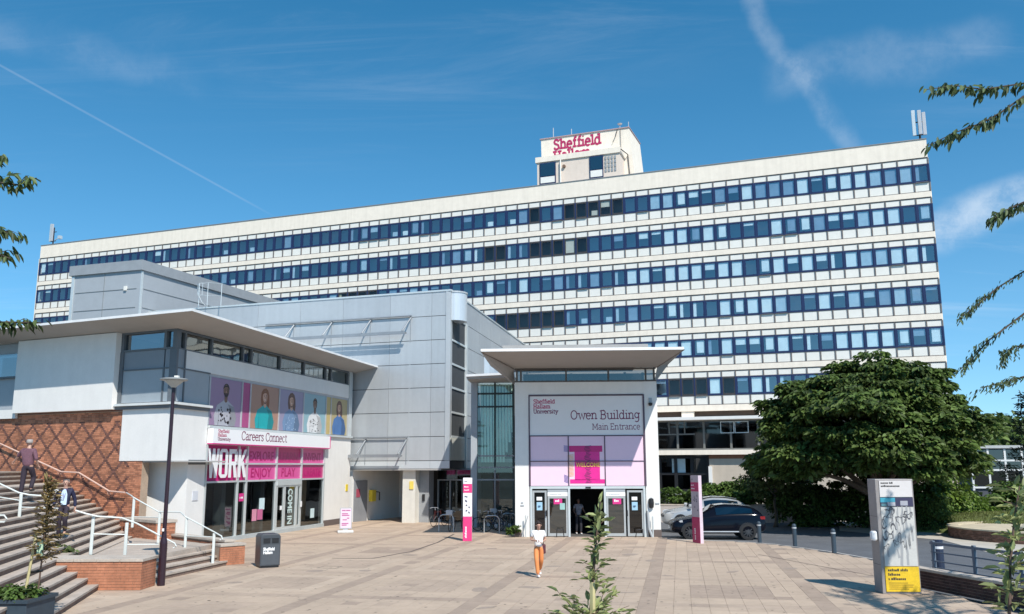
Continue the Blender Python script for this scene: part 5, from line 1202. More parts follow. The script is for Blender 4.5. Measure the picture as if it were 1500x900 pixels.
bicycle(-4.1, 50.8, radians(60), 'red brown bicycle deep in the shade under the silver block', ('maroon', (.10, .02, .02)))
bicycle(-2.4, 48.6, radians(70), 'dark bicycle half hidden behind the pink pylon, deep in shade', ('black', (.02, .02, .025)))
for x, y, l in ((-1.05, 45.6, 'bright steel cycle hoop just right of the pink pylon'), (-3.4, 46.6, 'steel cycle hoop beside the silver bicycle'), (.0-.2, 47.8, 'steel cycle hoop by the glazed bay, behind the bikes')):
    o = MB().tube([(-.38, 0, 0), (-.38, 0, .66), (-.30, 0, .80), (-.18, 0, .85), (.18, 0, .85), (.30, 0, .80), (.38, 0, .66), (.38, 0, 0)], .028, 8).build('cycle_hoop', mat('stainless', (.5, .52, .54), .35, metal=.6), None, (x, y, 0), radians(-4)); tag(o, l, 'cycle stand', 'steel cycle hoops')

# ================================================================== cars
CARGL = glass('car_glass', (.10, .11, .12), .09, .01)
TYRE = mat('tyre', (.018, .018, .019), .85); 
def car(x, y, rz, label, paint, rimM, ST, roofM=None, gp=(2, 9), wheels=(-1.33, 1.30), wr_=.37):
    t = thing('parked_car', label, 'car', (x, y, -.09), rz, 'cars parked beyond the plaza')
    rings = []
    for (xx, zb, zbelt, zr, ws, wb, w_r) in ST:
        h = [(ws*.92, zb), (ws, zb+.14), (ws+.005, (zb+zbelt)/2+.06), (wb, zbelt-.03), (wb-.02, zbelt), (w_r+.03, zr-.07), (w_r*.72, zr-.005)]
        rings.append([(xx, -a, b) for a, b in h]+[(xx, a, b) for a, b in h[::-1]])
    bo = MB().loft(rings).build('body', paint, t, smooth=True)
    sd_ = bo.modifiers.new('s', 'SUBSURF'); sd_.levels = sd_.render_levels = 1
    # side glass and screens
    for s_ in (-1, 1):
        gl = MB(); cells = []
        for i in range(gp[0], gp[1]):
            A_, B_ = ST[i], ST[i+1]
            def pt_(S, f): 
                w = (S[5]-.02)*(1-f)+(S[6]+.03)*f; z = S[2]*(1-f)+(S[3]-.07)*f; return (S[0], s_*(w+.012), z)
            lo_a, lo_b = .14, .14; hi_ = .86
            if A_[3]-A_[2] < .25: continue
            if B_[3]-B_[2] < .2: continue
            gl.poly([pt_(A_, lo_a), pt_(B_, lo_b), pt_(B_, hi_), pt_(A_, hi_)])
        gl.build('side_window', CARGL, t)
    A_, B_ = ST[gp[0]], ST[gp[0]+2]
    MB().poly([(A_[0]+.08, -A_[6], A_[3]+.03), (A_[0]+.08, A_[6], A_[3]+.03), (B_[0]-.02, B_[6]-.04, B_[3]+.012), (B_[0]-.02, -B_[6]+.04, B_[3]+.012)]).build('windscreen', CARGL, t)
    if roofM: MB().loft([[(S[0], -S[6]*.8, S[3]+.006), (S[0], -S[6]*.4, S[3]+.022), (S[0], S[6]*.4, S[3]+.022), (S[0], S[6]*.8, S[3]+.006)] for S in ST[gp[0]+2:gp[1]-1]], cap=False, closed=False).build('roof_panel', roofM, t)
    for s_ in (-1, 1):
        for wx in wheels:
            ar = MB().loft([[(wx+(wr_+.055)*cos(pi*k/12), s_*.90, .37+(wr_+.055)*sin(pi*k/12)), (wx+(wr_+.055)*cos(pi*k/12), s_*.962, .37+(wr_+.055)*sin(pi*k/12)), (wx+(wr_-.02)*cos(pi*k/12), s_*.962, .37+(wr_-.02)*sin(pi*k/12)), (wx+(wr_-.02)*cos(pi*k/12), s_*.90, .37+(wr_-.02)*sin(pi*k/12))] for k in range(13)]).build('wheel_arch', BLACK, t)
            wh = MB().lathe([(wr_*.70, -.11), (wr_*.97, -.10), (wr_, -.06), (wr_, .06), (wr_*.97, .10), (wr_*.70, .11), (wr_*.66, .0), (wr_*.70, -.11)], 28, cap=False).build('wheel', TYRE, t, (wx, s_*.86, wr_)); wh.rotation_euler = (pi/2, 0, 0)
            rm_ = MB().lathe([(wr_*.70, -.105), (wr_*.64, -.08), (wr_*.62, 0), (0, 0), (wr_*.62, 0.002), (wr_*.64, .08), (wr_*.70, .105)], 24, cap=False)
            rim = rm_.build('rim', BLACK, wh)
            sp = MB()
            for k in range(10):
                a = 2*pi*k/10; c, s2 = cos(a), sin(a); n_ = (-s2*.018, c*.018)
                for zz in (.06, -.075): sp.box(0, 1, 0, 1, 0, 1, T=lambda q_, zz=zz: (c*(.04+q_[0]*wr_*.63)+n_[0]*(q_[1]*2-1)*(1.4-.5*q_[0]), s2*(.04+q_[0]*wr_*.63)+n_[1]*(q_[1]*2-1)*(1.4-.5*q_[0]), zz+q_[2]*.02))
            sp.lathe([(.055, -.085), (.055, .085), (0, .086)], 12); sp.build('spokes', rimM, wh)
    fx = ST[0][0]
    for s_ in (-1, 1):
        MB().poly([(fx+.10, s_*.60, .74), (fx+.22, s_*.80, .77), (fx+.52, s_*.905, .80), (fx+.50, s_*.90, .90), (fx+.2, s_*.78, .88), (fx+.09, s_*.6, .83)]).build('headlight', mat('lamp_glass', (.55, .58, .62), .15, metal=.3), t)
        MB().box(ST[-1][0]-.28, ST[-1][0]-.06, s_*.885 if s_ < 0 else .80, s_*.80 if s_ < 0 else .885, .93, 1.06).build('tail_light', mat('tail_red', (.25, .01, .01), .3), t)
        MB().box(-.92, -.74, s_*1.06 if s_ < 0 else .93, s_*.93 if s_ < 0 else 1.06, 1.02, 1.17).build('mirror', paint, t, bevel=.04)
        MB().box(-1.0, .95, s_*.957 if s_ < 0 else .94, s_*.94 if s_ < 0 else .957, .36, .41).build('sill_trim', GREYL, t)
    MB().box(fx-.02, fx+.04, -.26, .26, .48, .60).build('number_plate', PRINTW, t); MB().box(fx-.005, fx+.1, -.55, .55, .62, .72).build('grille', BLACK, t)
    return t
SUV = [(-2.17, .42, .70, .74, .66, .62, .52), (-2.06, .30, .84, .90, .86, .80, .58), (-1.62, .26, .93, 1.00, .94, .88, .66), (-1.0, .25, .99, 1.08, .95, .90, .70), (-.72, .25, 1.02, 1.22, .95, .905, .69), (-.12, .25, 1.06, 1.55, .95, .91, .62), (.35, .25, 1.09, 1.60, .95, .91, .62), (1.0, .25, 1.13, 1.575, .95, .90, .62), (1.55, .26, 1.17, 1.50, .95, .885, .60), (1.92, .30, 1.18, 1.34, .92, .86, .58), (2.10, .36, 1.05, 1.12, .88, .82, .58), (2.17, .44, .78, .84, .76, .72, .55)]
BP = mat('black_car_paint', (.004, .005, .010), .12, var=.0, spec=.22)
car(9.55, 42.9, radians(-3), 'black compact off-road car with sloping roof parked behind the shaded pylon', BP, mat('gunmetal_rim', (.09, .09, .095), .35, metal=.6), SUV, mat('silver_glare_roof', (.62, .64, .66), .25, coat=1), gp=(3, 10))  # pale roof panel painted as a bright reflection on the black roof
SED = [(a, b, c-.04, (d-.04) if d < 1.2 else d-.13, e, f, g_) for a, b, c, d, e, f, g_ in SUV]
gc_ = car(10.0, 47.4, radians(-4), 'silver car with silver wheels mostly hidden behind the black off-road car', mat('silver_car_paint', (.42, .43, .44), .25, metal=.4), mat('silver_rim', (.55, .56, .57), .3, metal=.6), SED, mat('silver_glare_roof', (.62, .64, .66), .25, coat=1), gp=(3, 10), wr_=.34)
gc_.scale = (1.02, 1.02, 1.22)
# ================================================================== people
SKIN = mat('skin_light', (.52, .30, .22), .55, var=.03); SKIND = mat('skin_tan', (.20, .11, .08), .55, var=.03)
def skinobj(name, V, E_l, Rr, M_, parent, sub=2):
    me = bpy.data.meshes.new(name); me.from_pydata([tuple(v) for v in V], E_l, []); me.materials.append(M_)
    o = bpy.data.objects.new(name, me); COL.objects.link(o); o.parent = parent
    s_ = o.modifiers.new('skin', 'SKIN'); s_.use_smooth_shade = True
    for i, r in enumerate(Rr): me.skin_vertices[0].data[i].radius = r if isinstance(r, tuple) else (r, r)
    me.skin_vertices[0].data[0].use_root = True
    b = o.modifiers.new('sub', 'SUBSURF'); b.levels = sub; b.render_levels = sub
    return o
def person(loc, rz, label, J, skin, hair, top, bottom, shoe, sleeve=1.0, h=1.75, heavy=1.0, bald=False, jacket=None, longhair=False, group=None, topfront=None):
    k = h/1.75; t = thing('person', label, 'person', loc, rz); t.scale = (k, k, k)
    D0 = dict(pelvis=(0, 0, .96), waist=(0, -.01, 1.10), chest=(0, 0, 1.30), nb=(0, .01, 1.44), neck=(0, 0, 1.51), chin=(0, -.035, 1.565), head=(0, -.01, 1.65), crown=(0, .0, 1.70),
              shL=(-.175, .01, 1.40), elL=(-.24, .03, 1.13), wrL=(-.26, -.04, .89), shR=(.175, .01, 1.40), elR=(.24, .03, 1.13), wrR=(.26, -.04, .89),
              hpL=(-.09, 0, .92), knL=(-.10, -.02, .51), anL=(-.10, .02, .09), toL=(-.11, -.13, .035), hpR=(.09, 0, .92), knR=(.10, -.02, .51), anR=(.10, .02, .09), toR=(.11, -.13, .035))
    D0.update(J); P = {a: Vector(b) for a, b in D0.items()}
    names = ['pelvis', 'waist', 'chest', 'nb', 'neck', 'chin', 'head', 'crown', 'shL', 'elL', 'wrL', 'shR', 'elR', 'wrR', 'hpL', 'knL', 'anL', 'toL', 'hpR', 'knR', 'anR', 'toR']
    rad = dict(pelvis=(.135, .095), waist=(.115, .085), chest=(.14, .095), nb=(.085, .06), neck=.05, chin=.055, head=(.078, .092), crown=(.045, .055), shL=.055, elL=.038, wrL=.026, shR=.055, elR=.038, wrR=.026, hpL=.085, knL=.055, anL=.036, toL=.03, hpR=.085, knR=.055, anR=.036, toR=.03)
    V = [P[n] for n in names]; Rr = [rad[n] for n in names]; ix = {n: i for i, n in enumerate(names)}
    if heavy != 1: 
        for n in ('pelvis', 'waist', 'chest'): a, b = Rr[ix[n]]; Rr[ix[n]] = (a*heavy, b*heavy)
    E_l = [(ix[a], ix[b]) for a, b in (('pelvis', 'waist'), ('waist', 'chest'), ('chest', 'nb'), ('nb', 'neck'), ('neck', 'chin'), ('chin', 'head'), ('head', 'crown'), ('chest', 'shL'), ('shL', 'elL'), ('elL', 'wrL'), ('chest', 'shR'), ('shR', 'elR'), ('elR', 'wrR'), ('pelvis', 'hpL'), ('hpL', 'knL'), ('knL', 'anL'), ('anL', 'toL'), ('pelvis', 'hpR'), ('hpR', 'knR'), ('knR', 'anR'), ('anR', 'toR'))]
    for s_ in 'LR':      # palm and five fingers
        d = (P['wr'+s_]-P['el'+s_]).normalized(); w_ = P['wr'+s_]; side = d.cross(Vector((0, 1, 0))).normalized(); cu = side.cross(d)
        pi_ = len(V); V.append(w_+d*.05); Rr.append((.032, .018)); E_l.append((ix['wr'+s_], pi_))
        for f in range(5):
            off = (f-2)*.016; ln = (.045, .07, .08, .074, .055)[f]
            a = len(V); V.append(w_+d*(.085 if f else .06)+side*(off if f else -.045)); Rr.append(.0095); E_l.append((pi_, a))
            V.append(w_+d*(.085+ln*.6 if f else .085)+side*(off*1.1 if f else -.06)+cu*.012); Rr.append(.008); E_l.append((a, a+1))
            V.append(w_+d*(.085+ln)*.96+side*(off*1.1 if f else -.055)+cu*.03); Rr.append(.006); E_l.append((a+1, a+2))
    skinobj('body', V, E_l, Rr, skin, t)
    def sub_(name, ns, rr, M_):
        ii = {}; VV = []; RR = []; EE = []
        for chain in ns:
            for n in chain:
                if n not in ii: ii[n] = len(VV); VV.append(P[n] if n in P else Vector(n)); RR.append(rr[n])
            for a, b in zip(chain, chain[1:]): EE.append((ii[a], ii[b]))
        return skinobj(name, VV, EE, RR, M_, t)
    hv = heavy
    for s_ in 'LR':
        P['sl'+s_] = P['sh'+s_].lerp(P['el'+s_], min(1, sleeve)) if sleeve <= 1 else P['el'+s_].lerp(P['wr'+s_], sleeve-1)
        P['hem'+s_] = P['an'+s_]+Vector((0, 0, -.005))
    P['hips'] = P['pelvis']+Vector((0, 0, -.085))
    r1 = dict(hips=(.160*hv, .128*hv), waist=(.142*hv, .112*hv), chest=(.168*hv, .125*hv), nb=(.105, .085), shL=.078, shR=.078, elL=.056, elR=.056, slL=.062 if sleeve <= 1 else .042, slR=.062 if sleeve <= 1 else .042)
    arms = [['chest', 'sh'+s_, 'sl'+s_] if sleeve <= 1 else ['chest', 'sh'+s_, 'el'+s_, 'sl'+s_] for s_ in 'LR']
    sub_('top', [['hips', 'waist', 'chest', 'nb']]+arms, r1, top)
    r2 = dict(waist=(.128*hv, .10*hv), pelvis=(.15*hv, .112*hv), hpL=.103, hpR=.103, knL=.078, knR=.078, hemL=.062, hemR=.062)
    P['belt'] = P['pelvis']+Vector((0, 0, .07)); r2['belt'] = (.138*hv, .104*hv)
    sub_('trousers', [['belt', 'pelvis'], ['pelvis', 'hpL', 'knL', 'hemL'], ['pelvis', 'hpR', 'knR', 'hemR']], r2, bottom)
    for s_ in 'LR':
        a, b = P['an'+s_], P['to'+s_]; P['heel'] = a+Vector((0, .03, -.045)); P['ball'] = b+Vector((0, .02, .005)); P['tip'] = b+Vector((0, -.05, 0))
        sub_('shoe', [['heel', 'ball', 'tip']], dict(heel=.045, ball=(.048, .036), tip=(.04, .028)), shoe)
    hd = P['head']
    if hair is not None:
        hb = MB()
        for i in range(7):
            a = i/6*pi*.58; hb_r = 0
        if bald: prof = [(.098, -.03), (.104, 0), (.100, .03)]; zc = 0
        rings = []; fr_ = .34 if not bald else .62
        top_ang = 0 if not bald else .85
        for i in range(8):
            a = top_ang+(pi*.60-top_ang)*i/7; ring = []
            for j in range(18):
                b = 2*pi*j/18; back = .5+.5*sin(b)            # sin>0 is the back of the head
                aa = min(a, pi*.60*(.52+.48*back) if not bald else a if back > .35 else top_ang+.02)
                ring.append((hd.x+.096*sin(aa)*cos(b), hd.y+.006+.110*sin(aa)*sin(b), hd.z+.012+.106*cos(aa)))
            rings.append(ring)
        hb.loft(rings, cap=not bald); hb.build('hair', hair, t, smooth=True)
        if longhair: MB().lathe([(.05, -.05), (.062, .02), (.05, .07), (0, .09)], 12).build('bun', hair, t, (hd.x, hd.y+.10, hd.z+.05), smooth=True)
    for s_ in (-1, 1):
        MB().lathe([(0, -.008), (.011, -.004), (.011, .004), (0, .008)], 8).build('eye', DARKROOM, t, (hd.x+s_*.033, hd.y-.088, hd.z+.0))
        MB().lathe([(0, -.028), (.012, -.01), (.014, .01), (0, .028)], 8).build('ear', skin, t, (hd.x+s_*.083, hd.y+.01, hd.z-.01), smooth=True)
    MB().lathe([(0, -.005), (.016, 0), (.012, .02), (.004, .045)], 8).build('nose', skin, t, (hd.x, hd.y-.093, hd.z-.04), smooth=True)
    MB().box(-.024, .024, -.006, .004, -.004, .004).build('mouth', mat('lips', (.35, .12, .11), .6), t, (hd.x, hd.y-.083, hd.z-.062))
    return t, P
# woman in orange trousers looking down at her hands
w1, P1 = person((.78, 27.85, 0), radians(8), 'woman in a white top and orange trousers walking across the open plaza reading something', dict(
    head=(0, -.075, 1.635), crown=(0, -.075, 1.685), chin=(0, -.085, 1.55), neck=(0, -.03, 1.50), elL=(-.24, .06, 1.16), wrL=(-.11, -.20, 1.15), elR=(.24, .05, 1.15), wrR=(.10, -.20, 1.12),
    knL=(-.10, -.20, .55), anL=(-.06, -.22, .10), toL=(-.05, -.36, .05), knR=(.10, .04, .50), anR=(.09, .30, .20), toR=(.09, .22, .07), hpL=(-.08, 0, .92), hpR=(.08, 0, .92)),
    SKIN, mat('hair_dark_brown', (.03, .018, .014), .6), mat('white_top', (.80, .80, .80), .8), mat('orange_trousers', (.72, .25, .08), .8, var=.06), mat('white_shoe', (.75, .75, .75), .6), sleeve=.62, h=1.63, heavy=.93, longhair=True)
MB().box(-.09, .09, -.30, -.285, 1.10, 1.22).build('held_paper', PRINTW, w1)
bg_ = MB().box(.13, .24, -.02, .22, .72, 1.02).build('shoulder_bag', mat('maroon_bag', (.09, .02, .03), .6), w1, bevel=.03); MB().tube([(.18, .1, 1.0), (.16, .03, 1.25), (.10, -.02, 1.44), (-.05, .08, 1.44)], .012, 6).build('bag_strap', mat('maroon_bag', (.09, .02, .03), .6), w1)
# man in a navy jacket coming down the stairs
m1, P2 = person((-13.92, 28.2, 1.155), radians(14), 'bald man in an open navy jacket and pale shirt walking down the stairs', dict(
    elL=(-.27, .02, 1.14), wrL=(-.28, -.08, .92), elR=(.27, .06, 1.13), wrR=(.30, .02, .88), knL=(-.09, -.10, .52), anL=(-.10, .02, .10), toL=(-.10, -.12, .04), knR=(.08, -.16, .55), anR=(.07, .02, .20), toR=(.06, -.10, .10)),
    SKIN, mat('hair_grey', (.35, .32, .30), .7), mat('navy_jacket', (.012, .013, .045), .7), mat('charcoal_trousers', (.03, .02, .032), .8), BLACK, sleeve=1.92, h=1.80, heavy=1.05, bald=True)
sh_ = MB().loft([[(x*w, -.132-.012*(1-abs(x)), z) for x in (-1, -.5, 0, .5, 1)] for z, w in ((.98, .075), (1.12, .085), (1.28, .085), (1.38, .06), (1.44, .035))], cap=False, closed=False).build('shirt_front', mat('pale_blue_shirt', (.55, .68, .82), .7), m1, smooth=True)
MB().tube([(-.05, -.10, 1.44), (-.02, -.155, 1.25), (0, -.158, 1.12), (.02, -.155, 1.25), (.05, -.10, 1.44)], .008, 5).build('lanyard', mat('purple_lanyard', (.12, .03, .25), .6), m1)
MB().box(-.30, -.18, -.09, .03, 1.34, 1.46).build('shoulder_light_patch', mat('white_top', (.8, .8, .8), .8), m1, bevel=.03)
# man going up, seen from behind
m2, P3 = person((-16.35, 30.4, 2.31), radians(176), 'bald man in a mauve checked shirt climbing the stairs with his hand on the rail', dict(
    shR=(.19, .01, 1.40), elR=(.36, -.06, 1.24), wrR=(.54, -.18, 1.10), elL=(-.27, .03, 1.14), wrL=(-.24, -.12, .96), knL=(-.10, -.20, .60), anL=(-.10, -.08, .26), toL=(-.10, -.22, .22), knR=(.10, .02, .51), anR=(.10, .08, .10), toR=(.10, -.06, .04)),
    SKIN, mat('hair_grey', (.35, .32, .30), .7), mat('mauve_shirt', (.16, .075, .10), .8, var=.12, scale=14), mat('charcoal_trousers', (.03, .02, .032), .8), BLACK, sleeve=1.15, h=1.95, heavy=1.22, bald=True)
# person in the doorway
m3, P4 = person((3.22, 44.55, .012), radians(6), 'person in a patterned top and dark trousers standing in the open entrance doorway', dict(
    elR=(.25, -.02, 1.16), wrR=(.36, -.16, .98), elL=(-.25, .0, 1.15), wrL=(-.18, -.16, .98), knR=(.10, -.08, .52), anR=(.11, .0, .09), toR=(.12, -.14, .03), knL=(-.09, .0, .51), anL=(-.10, .12, .11), toL=(-.10, .0, .04)),
    SKIND, mat('hair_black', (.012, .012, .012), .6), mat('patterned_top', (.22, .22, .26), .8, var=.5, scale=7), mat('dark_jeans', (.035, .035, .045), .8), mat('white_shoe', (.75, .75, .75), .6), sleeve=.6, h=1.72)
MB().box(.30, .42, -.32, -.22, .72, .98).build('held_folder', mat('tan_paper', (.5, .38, .28), .8), m3)

# ================================================================== vegetation
def leafmat(name, c, var=.25, isl=.35, tr=.35, rough=.5): return mat(name, c, rough, var=var, scale=.8, island=isl, trans=tr, spec=.35)
def leaves(C, Dv, Up, L, Wd, fold=.25):
    n = len(C); Dv = Dv/np.linalg.norm(Dv, axis=1, keepdims=True); S = np.cross(Dv, Up); S /= np.linalg.norm(S, axis=1, keepdims=True)+1e-9; Nn = np.cross(S, Dv)
    L = L[:, None]; Wd = Wd[:, None]
    b = C; l1 = C+Dv*L*.30+S*Wd*.5+Nn*Wd*fold; l2 = C+Dv*L*.68+S*Wd*.38+Nn*Wd*fold*.6; tt = C+Dv*L-Nn*L*.12; r1 = C+Dv*L*.30-S*Wd*.5+Nn*Wd*fold; r2 = C+Dv*L*.68-S*Wd*.38+Nn*Wd*fold*.6
    V = np.stack([b, l1, l2, tt, r1, r2], 1).reshape(-1, 3); i = np.arange(n)[:, None]*6
    F = np.concatenate([i+np.array([[0, 3, 2, 1]]), i+np.array([[0, 4, 5, 3]])], 0); return V, F
def rnd(n): v = rng.normal(size=(n, 3)); return v/np.linalg.norm(v, axis=1, keepdims=True)
def crown(n_cl, per, c, rad, cl_r, leafL, name, M_, parent, lowcut=-.6, flat=.45, inner=.25, gap=1.0, ridge=None):
    d = rnd(n_cl*3); d = d[d[:, 2] > lowcut][:n_cl]; n_cl = len(d); r = 1-inner*rng.random(n_cl)**1.5
    bump = np.array([1+.15*noise.noise(Vector(v*1.7)+Vector((c[0], 0, 0)))*2 for v in d])
    cc = np.array(c)+d*np.array(rad)*(r*bump)[:, None]
    C = np.repeat(cc, per, 0); out_ = np.repeat(d, per, 0)
    q_ = rnd(len(C)); rr = rng.random(len(C))**.45; csz = np.repeat(cl_r*(.6+.8*rng.random(n_cl)), per)
    off = q_*rr[:, None]*csz[:, None]; off[:, 2] = off[:, 2]*flat + (.25*csz*(1-rr**2)); C = C+off
    dirs = off*np.array([1, 1, .3])+rng.normal(size=C.shape)*.12*cl_r+np.array([0, 0, -.28*cl_r]); Up = np.tile([0, 0, 1.], (len(C), 1))+out_*.5+rng.normal(size=C.shape)*.35
    L = leafL*(.6+.8*rng.random(len(C))); V, F = leaves(C, dirs, Up, L, L*.62); me = npmesh(name, V, F, M_); o = obj(name, me, None, parent); return o, cc
def limbs(M_, parent, base, ends, r0_, name='trunk', fork=None):
    b = MB(); fk = Vector(fork) if fork else Vector(base)*.55+Vector(ends[0])*.45
    n = 6; tr_ = [Vector(base).lerp(fk, i/n)+Vector((random.uniform(-.05, .05), random.uniform(-.05, .05), 0)) for i in range(n+1)]
    b.tube(tr_, [r0_*(1.35 if i == 0 else 1-.35*i/n) for i in range(n+1)], 12); b.build(name, M_, parent, smooth=True)
    for e in ends:
        e = Vector(e); d = e-fk; mid = fk+d*.5+Vector((random.uniform(-.3, .3), random.uniform(-.3, .3), random.uniform(.0, .35)))*d.length*.22
        pts = [fk.lerp(mid, i/3) if i < 3 else mid.lerp(e, (i-3)/3) for i in range(7)]
        MB().tube(pts, [r0_*.55*(1-.14*i) for i in range(7)], 7).build('limb', M_, parent, smooth=True)
BARK = mat('bark', (.075, .055, .04), .95, var=.3, bump=.6, bscale=12); BARKL = mat('sapling_bark', (.12, .075, .055), .8, var=.2)
LFD = leafmat('leaf_dark_green', (.09, .135, .034), .3, .45); LFM = leafmat('leaf_mid_green', (.085, .14, .03)); LFB = leafmat('leaf_bright_green', (.13, .20, .035)); LFO = leafmat('leaf_olive', (.10, .13, .045))
LFC = leafmat('leaf_cherry', (.11, .155, .07), .2, .3, .45); LFY = leafmat('leaf_sapling', (.34, .38, .16), .2, .3, .35); LFR = leafmat('leaf_rusty', (.27, .20, .085), .3, .45, .4); LFP = leafmat('needle_dark', (.018, .035, .018), tr=.1)
# big spreading tree
bt = thing('broad_tree', 'big dark spreading broadleaf tree hiding the right end of the office block foot', 'tree', (18.55, 46.2, -.09))
crown(470, 150, (-.1, 0, 4.75), (5.2, 5.0, 3.75), .66, .29, 'crown', LFD, bt, lowcut=-.5, flat=.42, inner=.32)
crown(90, 90, (.1, 0, 3.75), (5.4, 5.1, 1.4), .7, .29, 'crown_skirt', LFD, bt, lowcut=-.6, flat=.4, inner=.5)
limbs(BARK, bt, (0, 0, 0), [(-3.5, 0, 4.4), (3.4, .5, 4.6), (-1.5, -2, 5.5), (1.8, -1.8, 5.4), (.3, 2, 6), (-4.2, -1.5, 3.2), (4.5, -1, 3.4), (0, 0, 7.2)], .36, fork=(.1, 0, 1.7))
def tree(loc, h, rx, lbl, M_, n=60, per=80, leaf=.25, cl=.6, name='tree', z0=.35, cat='tree', group=None, trunk=True, flat=.5):
    t = thing(name, lbl, cat, loc, 0, group); rz_ = h*(1-z0)/2
    crown(n, per, (0, 0, h-rz_), (rx, rx*.9, rz_), cl, leaf, 'crown', M_, t, lowcut=-.9, flat=flat, inner=.5)
    if trunk: limbs(BARK, t, (0, 0, 0), [(0, 0, h*.75), (rx*.4, 0, h*.65), (-rx*.4, .2, h*.6)], max(.06, h*.025), fork=(0, 0, h*.4))
    return t
tree((14.6, 50.5, -.09), 4.3, 1.5, 'small olive green tree in front of the rendered wall, left of the big tree trunk', LFO, 45, 80, .2, .5)
tree((17.6, 56.0, -.09), 5.6, 2.2, 'paler tree seen between the pole and the big tree trunk', LFO, 60, 80, .24, .6)
tree((22.2, 49.5, -.1), 4.6, 1.8, 'bright green drooping tree beyond the right flank of the big tree', LFM, 60, 90, .24, .6, z0=.1)
tree((24.6, 50.8, -.1), 3.8, 1.3, 'slim bright green sapling tree right of the big tree', LFB, 35, 80, .22, .5, z0=.1)
def bush(loc, rx, ry, h, lbl, M_, n=50, per=70, leaf=.16, cl=.35, name='bush', cat='bush', rz=0):
    t = thing(name, lbl, cat, loc, rz); crown(n, per, (0, 0, h*.45), (rx, ry, h*.55), cl, leaf, 'foliage', M_, t, lowcut=-.9, flat=.6, inner=.5)
    MB().tube([(0, 0, 0), (.05, 0, h*.6)], .04, 6).build('stem', BARK, t); return t
hd_ = thing('hedge', 'clipped hedge with sunlit top trailing over a low pale wall behind the cars', 'hedge', (14.2, 55.2, -.09), radians(-8))
crown(170, 90, (-.2, .0, 1.55), (4.6, .8, .75), .45, .19, 'foliage', LFM, hd_, lowcut=-.8, flat=.5, inner=.6)
lw = thing('pale_low_wall', 'low pale wall under the hedge behind the parked cars', 'wall', (14.2, 54.4, -.09), radians(-8))
MB().box(-5.4, 4.8, 0, .3, 0, 1.0).build('wall', mat('pale_wall', (.42, .38, .36), .9, var=.1), lw); MB().box(-5.42, 4.82, -.03, .33, 1.0, 1.07).build('coping', STONE, lw)
bush((17.0, 51.2, -.09), 2.3, 1.2, 2.6, 'very dark bush in deep shade left of the big tree trunk', LFD, 90, 90, .2, .45)
bush((19.9, 50.2, -.09), 1.9, 1.2, 2.9, 'dark bush in deep shade right of the big tree trunk', LFD, 80, 90, .2, .45)
bush((21.6, 46.6, -.09), .75, .7, 2.0, 'round dark evergreen bush just right of the map kiosk', LFD, 45, 90, .12, .3)
bush((25.0, 52.8, -.0), 3.0, 1.2, 1.9, 'long bright green shrub bed beyond the grass mound', LFB, 110, 90, .2, .42)
bush((30.4, 54.5, -.0), 3.0, 1.3, 2.1, 'mid green shrub bed at the right edge beyond the mound', LFM, 100, 90, .2, .42)
bush((22.3, 51.2, -.0), 1.2, .8, 1.5, 'small bright shrub at the left end of the shrub bed', LFB, 40, 80, .18, .35)
# railings by the lobby behind the cars
rl = thing('lobby_railing', 'grey metal railing in front of the dark lobby windows behind the cars', 'railing', (9.8, 58, -.09), radians(-10))
b = MB()
for i in range(26): b.box(i*.16, i*.16+.025, 0, .025, .25, 1.55)
b.build('bar', GREYM, rl); MB().box(0, 4.2, -.02, .05, 1.55, 1.62).box(0, 4.2, -.02, .05, .2, .26).build('rail', GREYM, rl); MB().box(-.2, 4.3, .1, .4, 0, .9).build('low_wall', mat('pale_wall', (.42, .38, .36), .9), rl)
bush((10.2, 57.0, -.09), 1.4, .6, 1.2, 'low shrubs below the lobby railing behind the grey car', LFO, 30, 70, .14, .3)
pole = MB().lathe([(.09, 0), (.085, 3.6)], 12).build('sign_pole', mat('pale_pole', (.55, .53, .44), .7), None, (17.4, 53.0, -.09)); tag(pole, 'pale bare pole standing among the dark bushes left of the big tree', 'pole')
# paths, mound and round planter at the right
CP = mat('pale_path', (.48, .44, .38), .9, var=.08, scale=.6)
r = MB().poly([(17.0, 47.5, -.08), (19.5, 41.5, -.08), (18.4, 35, -.08), (17.6, 27, -.08), (22, 24, -.08), (40, 34, -.08), (40, 60, -.08), (20, 56, -.08)]).build('path', CP); struct(r)
GRS = mat('grass_lawn', (.13, .16, .045), .95, var=.3, scale=1.5, bump=.6, bscale=20)
n = 28; rg_ = []
for f, z in ((1.0, -.085), (.93, .12), (.75, .38), (.5, .58), (.2, .68)): rg_.append([(27.0+7.2*f*cos(2*pi*i/n), 48.6+4.6*f*sin(2*pi*i/n)*(1+.1*sin(3*i)), z) for i in range(n)])
o = MB().loft(rg_).build('grass_mound', GRS, smooth=True); struct(o)
n_ = 14000; a = rng.random(n_)*2*pi; f = np.sqrt(rng.random(n_))*.97; X = 27.0+7.2*f*np.cos(a); Y = 48.6+4.6*f*np.sin(a); Z = np.interp(f, [0, .2, .5, .75, .93, 1], [.68, .68, .57, .37, .10, -.08])
V, F = leaves(np.stack([X, Y, Z], 1), np.stack([rng.normal(size=n_)*.4, rng.normal(size=n_)*.4, np.ones(n_)], 1), np.tile([0, 1., 0], (n_, 1))+rng.normal(size=(n_, 3))*.3, .10+.10*rng.random(n_), np.full(n_, .02))
tag(obj('grass', npmesh('grass', V, F, leafmat('grass_blade', (.15, .17, .05)))), 'rough yellowing grass on the low mound at the right', 'grass', None, 'stuff')
rp = thing('round_planter', 'big round brick edged planter bed at the right edge', 'planter', (25.2, 42.2, -.09))
n = 44; R0_ = 4.6
br_ = MB()
